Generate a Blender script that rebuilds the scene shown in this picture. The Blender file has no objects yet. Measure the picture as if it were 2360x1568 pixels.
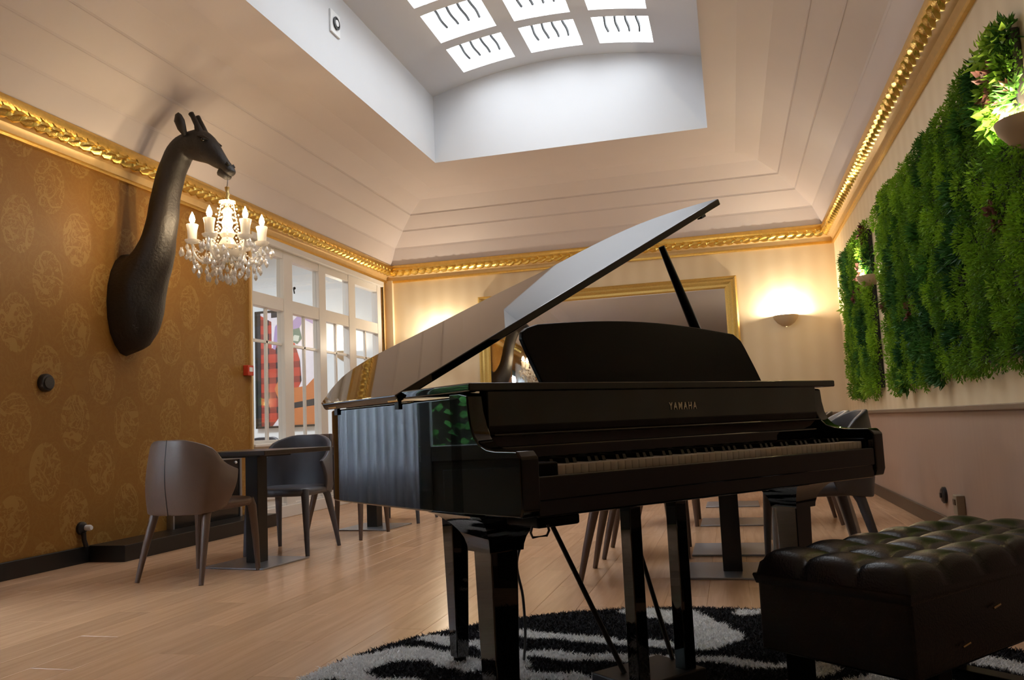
import bpy, bmesh, math, random
import numpy as np
from mathutils import Vector, Matrix, noise
random.seed(7)
SC = bpy.context.scene
COL = SC.collection
PI = math.pi

# ------------------------------------------------------------------ camera
CAM_H = 0.822
F_PX, YAW, PITCH, ROLL = 1916.24, -0.253187718, 0.104281624, -0.0441661191
fw = Vector((math.sin(YAW)*math.cos(PITCH), math.cos(YAW)*math.cos(PITCH), math.sin(PITCH)))
rt = Vector((math.cos(YAW), -math.sin(YAW), 0)); up = rt.cross(fw)
r2 = rt*math.cos(ROLL) + up*math.sin(ROLL); u2 = -rt*math.sin(ROLL) + up*math.cos(ROLL)
cd = bpy.data.cameras.new('camera'); cam = bpy.data.objects.new('camera', cd); COL.objects.link(cam)
cd.sensor_fit = 'HORIZONTAL'; cd.sensor_width = 36; cd.lens = F_PX/2360*36; cd.clip_start = .02
cam.matrix_world = Matrix(((r2.x, u2.x, -fw.x, 0), (r2.y, u2.y, -fw.y, 0), (r2.z, u2.z, -fw.z, CAM_H), (0, 0, 0, 1)))
SC.camera = cam

# ------------------------------------------------------------------ world, exposure
w = bpy.data.worlds.new('sky'); SC.world = w; w.use_nodes = True
bg = w.node_tree.nodes['Background']; bg.inputs[0].default_value = (.78, .87, 1, 1); bg.inputs[1].default_value = 24.0
SC.view_settings.view_transform = 'Standard'; SC.view_settings.look = 'None'
SC.view_settings.exposure = 0.2; SC.view_settings.gamma = 1; SC.view_settings.use_curve_mapping = False
SKYLIGHT = 6.3          # daylight glowing through the skylight panes
BULB_GLOW = 195.0            # each chandelier bulb
SCONCE_W = 39.0

# ------------------------------------------------------------------ helpers
def tag(o, label=None, cat=None, group=None, kind=None):
    if label: o['label'] = label
    if cat: o['category'] = cat
    if group: o['group'] = group
    if kind: o['kind'] = kind
    return o
def empty(name, loc=(0, 0, 0), rz=0, label=None, cat=None, group=None):
    o = bpy.data.objects.new(name, None); COL.objects.link(o)
    o.location = loc; o.rotation_euler = (0, 0, rz); o.empty_display_size = .1
    return tag(o, label, cat, group)
def children(o): return [c for c in bpy.data.objects if c.parent == o]
def copy_tree(o, loc=None, rz=None, label=None, parent=None):
    c = o.copy(); COL.objects.link(c); c.parent = parent
    if loc is not None: c.location = loc
    if rz is not None: c.rotation_euler = (0, 0, rz)
    if label: c['label'] = label
    for ch in o.children: copy_tree(ch, parent=c)
    return c

class MB:
    def __init__(s): s.v = []; s.f = []
    def add(s, vs, fs):
        n = len(s.v); s.v += [tuple(p) for p in vs]; s.f += [tuple(i+n for i in f) for f in fs]; return s
    def box(s, x0, x1, y0, y1, z0, z1, T=None):
        vs = [Vector((x, y, z)) for z in (z0, z1) for y in (y0, y1) for x in (x0, x1)]
        if T: vs = [T @ p for p in vs]
        return s.add(vs, [(0, 2, 3, 1), (4, 5, 7, 6), (0, 1, 5, 4), (2, 6, 7, 3), (0, 4, 6, 2), (1, 3, 7, 5)])
    def cbox(s, c, size, T=None):
        return s.box(c[0]-size[0]/2, c[0]+size[0]/2, c[1]-size[1]/2, c[1]+size[1]/2, c[2]-size[2]/2, c[2]+size[2]/2, T)
    def loft(s, rings, cap=True, closed=True):
        n = len(rings[0]); vs = [p for r in rings for p in r]; fs = []
        for i in range(len(rings)-1):
            for j in range(n if closed else n-1):
                k = (j+1) % n; fs.append((i*n+j, i*n+k, (i+1)*n+k, (i+1)*n+j))
        if cap and closed:
            fs.append(tuple(reversed(range(n)))); fs.append(tuple((len(rings)-1)*n+j for j in range(n)))
        return s.add(vs, fs)
    def tube(s, pts, rad, n=8, cap=True):
        pts = [Vector(p) for p in pts]; R = rad if hasattr(rad, '__len__') else [rad]*len(pts); rings = []
        ref = None
        for i, p in enumerate(pts):
            t = (pts[min(i+1, len(pts)-1)]-pts[max(i-1, 0)]).normalized()
            if ref is None: ref = Vector((0, 0, 1)) if abs(t.z) < .9 else Vector((1, 0, 0))
            a = t.cross(ref).normalized(); b = t.cross(a).normalized()
            rings.append([p + (a*math.cos(2*PI*k/n) + b*math.sin(2*PI*k/n))*R[i] for k in range(n)])
        return s.loft(rings, cap)
    def lathe(s, prof, n=16, c=(0, 0, 0), a0=0, a1=2*PI):
        full = abs(a1-a0-2*PI) < 1e-6; m = n if full else n+1; rings = []
        for r, z in prof:
            rings.append([(c[0]+max(r, 1e-4)*math.cos(a0+(a1-a0)*k/n), c[1]+max(r, 1e-4)*math.sin(a0+(a1-a0)*k/n), c[2]+z) for k in range(m)])
        return s.loft(rings, cap=full, closed=full)
    def prism(s, poly, lo, hi, f):
        n = len(poly); vs = [f(a, b, lo) for a, b in poly] + [f(a, b, hi) for a, b in poly]
        fs = [tuple(reversed(range(n))), tuple(range(n, 2*n))] + [(i, (i+1) % n, n+(i+1) % n, n+i) for i in range(n)]
        return s.add(vs, fs)
    def sphere(s, c, r, n=8, m=5, sc=(1, 1, 1)):
        rings = []
        for i in range(m+1):
            t = PI*i/m; rr = max(math.sin(t), .02)
            rings.append([(c[0]+r*sc[0]*rr*math.cos(2*PI*k/n), c[1]+r*sc[1]*rr*math.sin(2*PI*k/n), c[2]-r*sc[2]*math.cos(t)) for k in range(n)])
        return s.loft(rings)
    def mesh(s, name, bevel=0, seg=2, smooth=None):
        me = bpy.data.meshes.new(name); me.from_pydata(s.v, [], s.f)
        bm = bmesh.new(); bm.from_mesh(me)
        bmesh.ops.recalc_face_normals(bm, faces=bm.faces)
        if bevel:
            es = [e for e in bm.edges if len(e.link_faces) == 2 and e.calc_face_angle(0) > .5]
            bmesh.ops.bevel(bm, geom=es, offset=bevel, segments=seg, affect='EDGES', profile=.5, clamp_overlap=True)
        bm.to_mesh(me); bm.free()
        if smooth is not None:
            for p in me.polygons: p.use_smooth = True
            me.set_sharp_from_angle(angle=smooth)
        return me
    def build(s, name, mat, parent=None, bevel=0, seg=2, smooth=None, label=None, loc=None):
        if bevel: smooth = max(smooth or 0, 1.0)
        o = put(name, s.mesh(name, bevel, seg, smooth), mat, parent, label, loc)
        if bevel:
            wn_ = o.modifiers.new('weighted', 'WEIGHTED_NORMAL'); wn_.weight = 100; wn_.keep_sharp = True
        return o
def put(name, me, mat, parent=None, label=None, loc=None):
    if mat is not None and not me.materials: me.materials.append(mat)
    o = bpy.data.objects.new(name, me); COL.objects.link(o); o.parent = parent
    if label: o['label'] = label
    if loc is not None: o.location = loc
    return o
def struct(o, label, cat): return tag(o, label, cat, kind='structure')
def apply_mods(o):
    dg = bpy.context.evaluated_depsgraph_get(); me = bpy.data.meshes.new_from_object(o.evaluated_get(dg))
    o.modifiers.clear(); o.data = me
def lerp(a, b, t): return a+(b-a)*t
def smooth_curve(pts, n):
    """Catmull-Rom through points, n samples per span"""
    P = [Vector(p) for p in pts]; out = []
    for i in range(len(P)-1):
        a, b, c, d = P[max(i-1, 0)], P[i], P[i+1], P[min(i+2, len(P)-1)]
        for k in range(n):
            t = k/n; out.append(.5*((2*b)+(c-a)*t+(2*a-5*b+4*c-d)*t*t+(3*b-a-3*c+d)*t**3))
    out.append(P[-1]); return out

# ------------------------------------------------------------------ materials
def nodes(name):
    m = bpy.data.materials.new(name); m.use_nodes = True
    return m, m.node_tree, m.node_tree.nodes['Principled BSDF']
def nd(nt, typ, **k):
    n = nt.nodes.new(typ)
    for a, b in k.items():
        if a.startswith('i'): n.inputs[int(a[1:])].default_value = b
        else: setattr(n, a, b)
    return n
def math_n(nt, op, a, b=None):
    n = nt.nodes.new('ShaderNodeMath'); n.operation = op
    for i, x in enumerate((a, b)):
        if x is None: continue
        if isinstance(x, (int, float)): n.inputs[i].default_value = x
        else: nt.links.new(x, n.inputs[i])
    return n.outputs[0]
def mix_col(nt, fac, a, b):
    n = nt.nodes.new('ShaderNodeMix'); n.data_type = 'RGBA'
    for s, x in ((n.inputs[0], fac), (n.inputs[6], a), (n.inputs[7], b)):
        if isinstance(x, (int, float)): s.default_value = x
        elif isinstance(x, tuple): s.default_value = (*x, 1) if len(x) == 3 else x
        else: nt.links.new(x, s)
    return n.outputs[2]
def pm(name, col, rough=.5, metal=0, var=.1, scale=12, bump=0, spec=.5, coat=0, stretch=(1, 1, 1), rnd=0, bscale=None, sheen=0):
    m, nt, b = nodes(name)
    tc = nd(nt, 'ShaderNodeTexCoord'); mp = nd(nt, 'ShaderNodeMapping'); mp.inputs['Scale'].default_value = stretch
    nt.links.new(tc.outputs['Object'], mp.inputs[0])
    ns = nd(nt, 'ShaderNodeTexNoise'); ns.inputs['Scale'].default_value = scale; ns.inputs['Detail'].default_value = 4
    nt.links.new(mp.outputs[0], ns.inputs['Vector'])
    lo = tuple(max(0, c*(1-var)) for c in col); hi = tuple(min(1, c*(1+var)) for c in col)
    c = mix_col(nt, ns.outputs[0], lo, hi)
    if rnd:
        oi = nd(nt, 'ShaderNodeObjectInfo'); hs = nd(nt, 'ShaderNodeHueSaturation')
        v = math_n(nt, 'ADD', math_n(nt, 'MULTIPLY', oi.outputs['Random'], rnd*2), 1-rnd)
        nt.links.new(v, hs.inputs['Value']); nt.links.new(c, hs.inputs['Color']); c = hs.outputs[0]
    nt.links.new(c, b.inputs['Base Color'])
    b.inputs['Roughness'].default_value = rough; b.inputs['Metallic'].default_value = metal
    b.inputs['Specular IOR Level'].default_value = spec; b.inputs['Coat Weight'].default_value = coat; b.inputs['Coat Roughness'].default_value = .03
    b.inputs['Sheen Weight'].default_value = sheen
    if bump:
        n2 = nd(nt, 'ShaderNodeTexNoise'); n2.inputs['Scale'].default_value = bscale or scale*3; n2.inputs['Detail'].default_value = 3
        nt.links.new(mp.outputs[0], n2.inputs['Vector'])
        bp = nd(nt, 'ShaderNodeBump'); bp.inputs['Strength'].default_value = bump; bp.inputs['Distance'].default_value = .01
        nt.links.new(n2.outputs[0], bp.inputs['Height']); nt.links.new(bp.outputs[0], b.inputs['Normal'])
    return m
def emit(name, col, strength):
    m, nt, b = nodes(name); b.inputs['Base Color'].default_value = (*col, 1)
    b.inputs['Emission Color'].default_value = (*col, 1); b.inputs['Emission Strength'].default_value = strength
    return m
def glass(name, tint=(.97, .98, .98), refl=.08):
    m, nt, b = nodes(name); out = nt.nodes['Material Output']
    t = nd(nt, 'ShaderNodeBsdfTransparent'); t.inputs[0].default_value = (*tint, 1)
    g = nd(nt, 'ShaderNodeBsdfGlossy'); g.inputs['Roughness'].default_value = .02
    mx = nd(nt, 'ShaderNodeMixShader'); mx.inputs[0].default_value = refl
    nt.links.new(t.outputs[0], mx.inputs[1]); nt.links.new(g.outputs[0], mx.inputs[2]); nt.links.new(mx.outputs[0], out.inputs[0])
    return m
def translucent(name, col, f=.5, gloss=0, rough=.1):
    m, nt, b = nodes(name); out = nt.nodes['Material Output']
    d = nd(nt, 'ShaderNodeBsdfDiffuse'); d.inputs[0].default_value = (*col, 1)
    t = nd(nt, 'ShaderNodeBsdfTranslucent'); t.inputs[0].default_value = (*col, 1)
    mx = nd(nt, 'ShaderNodeMixShader'); mx.inputs[0].default_value = f
    nt.links.new(d.outputs[0], mx.inputs[1]); nt.links.new(t.outputs[0], mx.inputs[2]); last = mx.outputs[0]
    if gloss:
        g = nd(nt, 'ShaderNodeBsdfGlossy'); g.inputs['Roughness'].default_value = rough
        m2 = nd(nt, 'ShaderNodeMixShader'); m2.inputs[0].default_value = gloss
        nt.links.new(last, m2.inputs[1]); nt.links.new(g.outputs[0], m2.inputs[2]); last = m2.outputs[0]
    nt.links.new(last, out.inputs[0]); return m

def damask():
    m, nt, b = nodes('damask_wallpaper')
    tc = nd(nt, 'ShaderNodeTexCoord'); sp = nd(nt, 'ShaderNodeSeparateXYZ'); nt.links.new(tc.outputs['Object'], sp.inputs[0])
    u = math_n(nt, 'DIVIDE', sp.outputs[1], .52); v = math_n(nt, 'DIVIDE', sp.outputs[2], .66)
    def grid(ou, ov):
        fu = math_n(nt, 'SUBTRACT', math_n(nt, 'FRACT', math_n(nt, 'ADD', u, ou)), .5)
        fv = math_n(nt, 'SUBTRACT', math_n(nt, 'FRACT', math_n(nt, 'ADD', v, ov)), .5)
        fu2 = math_n(nt, 'MULTIPLY', fu, 1.15)
        return math_n(nt, 'SQRT', math_n(nt, 'ADD', math_n(nt, 'MULTIPLY', fu2, fu2), math_n(nt, 'MULTIPLY', fv, fv)))
    d = math_n(nt, 'MINIMUM', grid(100, 100), grid(100.5, 100.5))
    def contour(sc, wd):
        ns = nd(nt, 'ShaderNodeTexNoise'); ns.inputs['Scale'].default_value = sc; ns.inputs['Detail'].default_value = 1; ns.inputs['Distortion'].default_value = .8
        nt.links.new(tc.outputs['Object'], ns.inputs['Vector'])
        return math_n(nt, 'LESS_THAN', math_n(nt, 'ABSOLUTE', math_n(nt, 'SUBTRACT', math_n(nt, 'FRACT', math_n(nt, 'MULTIPLY', ns.outputs[0], 5)), .5)), wd)
    line = math_n(nt, 'MAXIMUM', contour(7, .13), math_n(nt, 'MULTIPLY', contour(19, .16), .7))
    inside = math_n(nt, 'LESS_THAN', d, .30)
    ringd = math_n(nt, 'ABSOLUTE', math_n(nt, 'SUBTRACT', d, .285)); ring = math_n(nt, 'LESS_THAN', ringd, .012)
    core = math_n(nt, 'LESS_THAN', math_n(nt, 'ABSOLUTE', math_n(nt, 'SUBTRACT', d, .12)), .012)
    pat = math_n(nt, 'MINIMUM', math_n(nt, 'ADD', math_n(nt, 'ADD', math_n(nt, 'MULTIPLY', math_n(nt, 'MULTIPLY', line, inside), .75), math_n(nt, 'MULTIPLY', line, .22)), math_n(nt, 'MULTIPLY', math_n(nt, 'MAXIMUM', ring, core), .3)), 1)
    n3 = nd(nt, 'ShaderNodeTexNoise'); n3.inputs['Scale'].default_value = 2.5; nt.links.new(tc.outputs['Object'], n3.inputs['Vector'])
    base = mix_col(nt, n3.outputs[0], (.235, .105, .016), (.275, .128, .022))
    c = mix_col(nt, math_n(nt, 'MULTIPLY', pat, .34), base, (.47, .30, .09))
    nt.links.new(c, b.inputs['Base Color']); b.inputs['Roughness'].default_value = .55; b.inputs['Specular IOR Level'].default_value = .3
    bp = nd(nt, 'ShaderNodeBump'); bp.inputs['Strength'].default_value = .15; bp.inputs['Distance'].default_value = .004
    nt.links.new(pat, bp.inputs['Height']); nt.links.new(bp.outputs[0], b.inputs['Normal'])
    return m
def plank_mat():
    m, nt, b = nodes('oak_laminate')
    tc = nd(nt, 'ShaderNodeTexCoord'); mp = nd(nt, 'ShaderNodeMapping'); mp.inputs['Scale'].default_value = (14, .9, 8)
    oi = nd(nt, 'ShaderNodeObjectInfo'); off = nd(nt, 'ShaderNodeCombineXYZ')
    nt.links.new(math_n(nt, 'MULTIPLY', oi.outputs['Random'], 40), off.inputs[0]); nt.links.new(math_n(nt, 'MULTIPLY', oi.outputs['Random'], 17), off.inputs[1])
    nt.links.new(off.outputs[0], mp.inputs['Location']); nt.links.new(tc.outputs['Object'], mp.inputs[0])
    ns = nd(nt, 'ShaderNodeTexNoise'); ns.inputs['Scale'].default_value = 2.2; ns.inputs['Detail'].default_value = 6; ns.inputs['Distortion'].default_value = .6
    nt.links.new(mp.outputs[0], ns.inputs['Vector'])
    c = mix_col(nt, ns.outputs[0], (.50, .28, .148), (.72, .45, .27))
    hs = nd(nt, 'ShaderNodeHueSaturation'); nt.links.new(c, hs.inputs['Color'])
    nt.links.new(math_n(nt, 'ADD', math_n(nt, 'MULTIPLY', oi.outputs['Random'], .18), .91), hs.inputs['Value'])
    nt.links.new(hs.outputs[0], b.inputs['Base Color'])
    nt.links.new(math_n(nt, 'ADD', math_n(nt, 'MULTIPLY', ns.outputs[0], .10), .17), b.inputs['Roughness'])
    b.inputs['Specular IOR Level'].default_value = .5
    return m
def stripe_wall(name, a, bcol, period):
    m, nt, b = nodes(name)
    tc = nd(nt, 'ShaderNodeTexCoord'); sp = nd(nt, 'ShaderNodeSeparateXYZ'); nt.links.new(tc.outputs['Object'], sp.inputs[0])
    s = math_n(nt, 'ADD', sp.outputs[0], sp.outputs[1])
    w_ = math_n(nt, 'SINE', math_n(nt, 'MULTIPLY', s, 2*PI/period)); f = math_n(nt, 'ADD', math_n(nt, 'MULTIPLY', w_, .5), .5)
    ns = nd(nt, 'ShaderNodeTexNoise'); ns.inputs['Scale'].default_value = 5; nt.links.new(tc.outputs['Object'], ns.inputs['Vector'])
    c = mix_col(nt, math_n(nt, 'MULTIPLY', f, ns.outputs[0]), a, bcol)
    nt.links.new(c, b.inputs['Base Color']); b.inputs['Roughness'].default_value = .55; return m
def attr_mat(name, rough):
    m, nt, b = nodes(name); a = nd(nt, 'ShaderNodeAttribute'); a.attribute_name = 'Col'
    ns = nd(nt, 'ShaderNodeTexNoise'); ns.inputs['Scale'].default_value = 60
    hs = nd(nt, 'ShaderNodeHueSaturation'); nt.links.new(a.outputs['Color'], hs.inputs['Color'])
    nt.links.new(math_n(nt, 'ADD', math_n(nt, 'MULTIPLY', ns.outputs[0], .5), .75), hs.inputs['Value'])
    nt.links.new(hs.outputs[0], b.inputs['Base Color']); b.inputs['Roughness'].default_value = rough; b.inputs['Specular IOR Level'].default_value = .15; return m
def leaf_mat(name, a, bcol, rough=.5):
    m, nt, b = nodes(name); oi = nd(nt, 'ShaderNodeObjectInfo'); tc = nd(nt, 'ShaderNodeTexCoord')
    ns = nd(nt, 'ShaderNodeTexNoise'); ns.inputs['Scale'].default_value = 14; nt.links.new(tc.outputs['Object'], ns.inputs['Vector'])
    f = math_n(nt, 'ADD', math_n(nt, 'MULTIPLY', oi.outputs['Random'], .75), math_n(nt, 'MULTIPLY', math_n(nt, 'SUBTRACT', ns.outputs[0], .3), .6))
    c = mix_col(nt, math_n(nt, 'MINIMUM', math_n(nt, 'MAXIMUM', f, 0), 1), a, bcol)
    nt.links.new(c, b.inputs['Base Color']); b.inputs['Roughness'].default_value = rough; b.inputs['Specular IOR Level'].default_value = .3
    tl = nd(nt, 'ShaderNodeBsdfTranslucent'); nt.links.new(c, tl.inputs[0]); mx = nd(nt, 'ShaderNodeMixShader'); mx.inputs[0].default_value = .4
    nt.links.new(b.outputs[0], mx.inputs[1]); nt.links.new(tl.outputs[0], mx.inputs[2]); nt.links.new(mx.outputs[0], nt.nodes['Material Output'].inputs[0])
    return m

M = dict(
    damask=damask(), plank=plank_mat(),
    ceiling=pm('ceiling_paint', (.69, .62, .605), .6, var=.03, scale=3),
    white=pm('white_plaster', (.66, .67, .69), .6, var=.02, scale=4),
    joinery=pm('white_joinery', (.74, .71, .67), .35, var=.03, scale=8),
    wall_up=stripe_wall('cream_wallpaper', (.77, .62, .40), (.85, .71, .49), .21),
    wall_low=pm('brown_dado', (.42, .29, .215), .55, var=.06, scale=4, stretch=(6, 6, .5)),
    adj=pm('pale_blue_wall', (.74, .79, .82), .6, var=.02),
    adjwarm=pm('pale_wall', (.78, .75, .70), .6, var=.02),
    gold=pm('gilded_plaster', (.78, .50, .13), .33, metal=.85, var=.18, scale=30, bump=.25),
    goldleaf=pm('gold_leaf', (.92, .62, .17), .24, metal=.95, var=.2, scale=40, bump=.2),
    goldpale=pm('pale_gilt', (.74, .52, .24), .45, metal=.35, var=.1, scale=20),
    frame_gold=pm('aged_gold_frame', (.60, .42, .13), .38, metal=.7, var=.25, scale=25, bump=.2, stretch=(3, 3, 3)),
    black_base=pm('black_paint', (.012, .011, .010), .35, var=.2),
    brown_base=pm('dark_brown_paint', (.07, .042, .025), .4, var=.15),
    rail=pm('rail_paint', (.22, .15, .10), .4, var=.1),
    piano=pm('polished_ebony', (.004, .004, .0045), .02, var=.1, coat=0, spec=.65),
    piano_satin=pm('satin_black', (.0035, .003, .003), .34, var=.15, spec=.10),
    ivory=pm('ivory_key', (.62, .58, .50), .25, var=.03),
    ebony=pm('ebony_key', (.008, .008, .008), .22, var=.1),
    brass=pm('brass', (.75, .56, .24), .25, metal=1, var=.1),
    inlay=pm('brass_inlay', (.95, .90, .74), .5, metal=0, var=.05),
    chrome=pm('chrome', (.7, .7, .72), .15, metal=1, var=.05),
    steel=pm('brushed_steel', (.34, .345, .37), .32, metal=.75, var=.1, scale=30, stretch=(1, 8, 1)),
    taupe=pm('taupe_leather', (.125, .080, .058), .42, var=.08, scale=18, bump=.08, bscale=160),
    taupe_cool=pm('taupe_leather_cool', (.085, .088, .105), .40, var=.08, scale=18, bump=.08, bscale=160),  # same chair leather, cool light put into the colour
    taupe_lit=pm('taupe_leather_lit', (.40, .38, .36), .42, var=.06, scale=18, bump=.08, bscale=160),  # same chair leather, brightened in the colour as if lit
    wenge=pm('wenge_wood', (.035, .024, .018), .3, var=.3, scale=6, stretch=(2, 20, 2)),
    leather=pm('black_leather', (.005, .005, .008), .27, spec=.38, var=.2, scale=20, bump=.12, bscale=220),
    resin=pm('dark_bronze_resin', (.013, .009, .007), .52, var=.3, scale=16, bump=.35, bscale=50),
    sconce=pm('plaster_sconce', (.50, .38, .24), .6, var=.05),
    mirror=pm('mirror_silver', (.88, .88, .87), .015, metal=1, var=.01),
    glass=glass('window_glass'), crystal=translucent('cut_crystal', (.99, .96, .90), .5, .22, .10),
    candle=pm('candle_sleeve', (.95, .90, .80), .4, var=.03), flame=emit('candle_bulb', (1, .76, .46), BULB_GLOW), lampbulb=emit('sconce_bulb', (1, .84, .60), 25),
    pane=emit('frosted_daylight_pane', (.90, .95, 1.0), SKYLIGHT), dark=pm('dark_metal', (.018, .018, .02), .45, metal=.1, var=.1),
    curtain=translucent('sheer_curtain', (.72, .75, .82), .6), hedge=leaf_mat('hedge_leaf', (.05, .24, .06), (.20, .52, .14)),
    moss=leaf_mat('moss_leaf', (.030, .130, .016), (.34, .60, .032)), fern=leaf_mat('fern_leaf', (.03, .12, .04), (.12, .32, .05)),
    bright=leaf_mat('bright_leaf', (.17, .42, .03), (.42, .62, .08), .35), red=leaf_mat('burgundy_leaf', (.10, .025, .03), (.30, .14, .10), .4),
    soil=pm('dark_felt', (.012, .016, .010), .9, var=.3), rug=attr_mat('rug_pile', .95),
    socket=pm('black_plastic', (.014, .014, .016), .3, var=.1), whitep=pm('white_plastic', (.8, .8, .8), .4, var=.02),
    alarm=pm('red_plastic', (.55, .05, .025), .35, var=.05), copper=pm('tan_plastic', (.30, .24, .16), .4, var=.05), firebox=pm('firebox_glass', (.006, .006, .006), .12, var=.1),
)

# ------------------------------------------------------------------ setting
XL, XR, YB, YF = -4.5, 1.34, 10.6, -2.0
ZC = 3.8
# floor with laminate planks
fl = MB(); fl.box(XL-.2, XR+.2, YF-.2, YB+.2, -.12, -.006)
floor = fl.build('floor', M['plank']); struct(floor, 'light oak laminate floor of the piano lounge', 'floor')
pw, pl = .1885, 1.16
pmsh = MB(); e = .0016
pmsh.add([(-pw/2, -pl/2, -.008), (pw/2, -pl/2, -.008), (pw/2, pl/2, -.008), (-pw/2, pl/2, -.008),
          (-pw/2, -pl/2, -e), (pw/2, -pl/2, -e), (pw/2, pl/2, -e), (-pw/2, pl/2, -e),
          (-pw/2+e, -pl/2+e, 0), (pw/2-e, -pl/2+e, 0), (pw/2-e, pl/2-e, 0), (-pw/2+e, pl/2-e, 0)],
         [(0, 1, 5, 4), (1, 2, 6, 5), (2, 3, 7, 6), (3, 0, 4, 7), (4, 5, 9, 8), (5, 6, 10, 9), (6, 7, 11, 10), (7, 4, 8, 11), (8, 9, 10, 11)])
plank_me = pmsh.mesh('plank'); plank_me.materials.append(M['plank'])
for i in range(31):
    y = 1.5 + ((i*7) % 5)/5*pl*-1
    while y < YB:
        a, b = max(y, 1.5), min(y+pl, YB)
        if b-a > .08:
            o = put('plank', plank_me, None, floor, loc=(XL+pw/2+i*pw, (a+b)/2, 0)); o.scale = (1, (b-a)/pl, 1)
        y += pl

# left wall with the partition window and, nearer the camera, glazed garden doors
def wall_boxes(mb, axis_len, openings, z0, z1, put_box):
    lo, hi = axis_len; cur = lo
    for a, b, za, zb in sorted(openings):
        put_box(cur, a, z0, z1)
        if za > z0: put_box(a, b, z0, za)
        if zb < z1: put_box(a, b, zb, z1)
        cur = b
    put_box(cur, hi, z0, z1)
OP = [(1.9, 3.85, 0, 2.55), (7.19, 10.43, 0, 2.83)]
wl = MB(); wall_boxes(wl, (YF-.15, YB+.15), OP, 0, 3.12, lambda a, b, z0, z1: wl.box(XL-.15, XL, a, b, z0, z1))
struct(wl.build('wall_left', M['damask']), 'left wall papered in brown and gold damask', 'wall')
wb = MB(); wb.box(XL, XR+.15, YB, YB+.15, .82, 3.12)
wall_back = struct(wb.build('wall_back', M['wall_up']), 'cream papered back wall behind the gold mirror', 'wall')
d = MB(); d.box(XL, XR+.15, YB, YB+.15, 0, .82); d.build('dado', M['wall_low'], wall_back)
wr = MB(); wr.box(XR, XR+.15, YF-.15, YB, .82, 3.12)
wall_right = struct(wr.build('wall_right', M['wall_up']), 'cream right wall carrying the plant panels', 'wall')
d = MB(); d.box(XR, XR+.15, YF-.15, YB, 0, .82); d.build('dado', M['wall_low'], wall_right)
wf = MB(); wf.box(XL, XR, YF-.15, YF, 0, 3.12)
struct(wf.build('wall_front', M['brown_base']), 'unseen wall behind the viewer, coloured dark for the piano reflections', 'wall')  # unseen wall, its dark colour chosen so the piano front reflects black
# corner pilaster strip
pil = MB(); pil.box(XL, XL+.10, YB-.06, YB, 0, 2.9); pil.box(XL, XL+.012, 10.43, 10.47, 0, 2.9)
struct(pil.build('trim_4', M['wall_up']), 'narrow cream pilaster in the far left corner', 'trim')
gs = MB(); gs.box(XL, XL+.02, 7.165, 7.19, 0, 2.88); gs.box(XL, XL+.02, 10.43, 10.462, 0, 2.88)
struct(gs.build('trim_5', M['goldpale']), 'thin gold strip edging the white window partition', 'trim')

# ceiling: coved boards then flat, with the skylight opening
SX0, SX1, SY0, SY1 = -3.0, -.04, 4.5, 8.53
prof = [(-.1, 3.085), (.12, 3.085), (.235, 3.292), (.241, 3.304), (.436, 3.478), (.442, 3.489), (.626, 3.634), (.632, 3.644), (.85, 3.755), (1.1, ZC)]
def rect(i, z): return [(XL+i, YF+i, z), (XR-i, YF+i, z), (XR-i, YB-i, z), (XL+i, YB-i, z)]
cl = MB(); cl.loft([rect(i, z) for i, z in prof] + [[(SX0, SY0, ZC), (SX1, SY0, ZC), (SX1, SY1, ZC), (SX0, SY1, ZC)]], cap=False)
ceiling = struct(cl.build('ceiling', M['ceiling']), 'warm white coved board ceiling around the skylight', 'ceiling')
# shallow shadow grooves along the board joints
for i, z in ((.238, 3.300), (.439, 3.486), (.629, 3.642)):
    g = MB(); r = rect(i, z); n = [(XL+i-.006, YF+i-.006, z-.016), (XR-i+.006, YF+i-.006, z-.016), (XR-i+.006, YB-i+.006, z-.016), (XL+i-.006, YB-i+.006, z-.016)]
    r2_ = [(XL+i-.004, YF+i-.004, z-.004), (XR-i+.004, YF+i-.004, z-.004), (XR-i+.004, YB-i+.004, z-.004), (XL+i-.004, YB-i+.004, z-.004)]
    g.loft([n, r2_], cap=False); g.build('board_joint', M['ceiling'], ceiling)
def vault(x): return 4.55 + .22*(1-((x-(SX0+SX1)/2)/((SX1-SX0)/2))**2)
cols = [(-2.55, -1.97), (-1.79, -1.235), (-1.06, -.51)]
rows = [(7.70-.73*k, 8.28-.73*k) for k in range(5)]
def subdiv(br, step):
    out = [br[0]]
    for a, b in zip(br, br[1:]):
        n = max(1, round((b-a)/step)); out += [a+(b-a)*(k+1)/n for k in range(n)]
    return out
xs = subdiv([SX0]+[v for c in cols for v in c]+[SX1], .1); ys = sorted([SY0]+[v for r in rows for v in r]+[SY1])
sh = MB(); idx = {}
for y in ys:
    for x in xs: idx[(x, y)] = len(sh.v); sh.v.append((x, y, vault(x)))
for j in range(len(ys)-1):
    for i in range(len(xs)-1):
        xm, ym = (xs[i]+xs[i+1])/2, (ys[j]+ys[j+1])/2
        if any(a < xm < b for a, b in cols) and any(a < ym < b for a, b in rows): continue
        sh.f.append((idx[(xs[i], ys[j])], idx[(xs[i+1], ys[j])], idx[(xs[i+1], ys[j+1])], idx[(xs[i], ys[j+1])]))
for y in (SY0, SY1):
    sh.add([(x, y, vault(x)) for x in xs]+[(x, y, ZC-.012) for x in xs], [(i, i+1, len(xs)+i+1, len(xs)+i) for i in range(len(xs)-1)])
for x in (SX0, SX1):
    sh.add([(x, SY0, ZC-.012), (x, SY1, ZC-.012), (x, SY1, 4.55), (x, SY0, 4.55)], [(0, 1, 2, 3)])
struct(sh.build('trim_6', M['white'], smooth=.4), 'white vaulted shaft of the skylight', 'trim')
wn = 10
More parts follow.
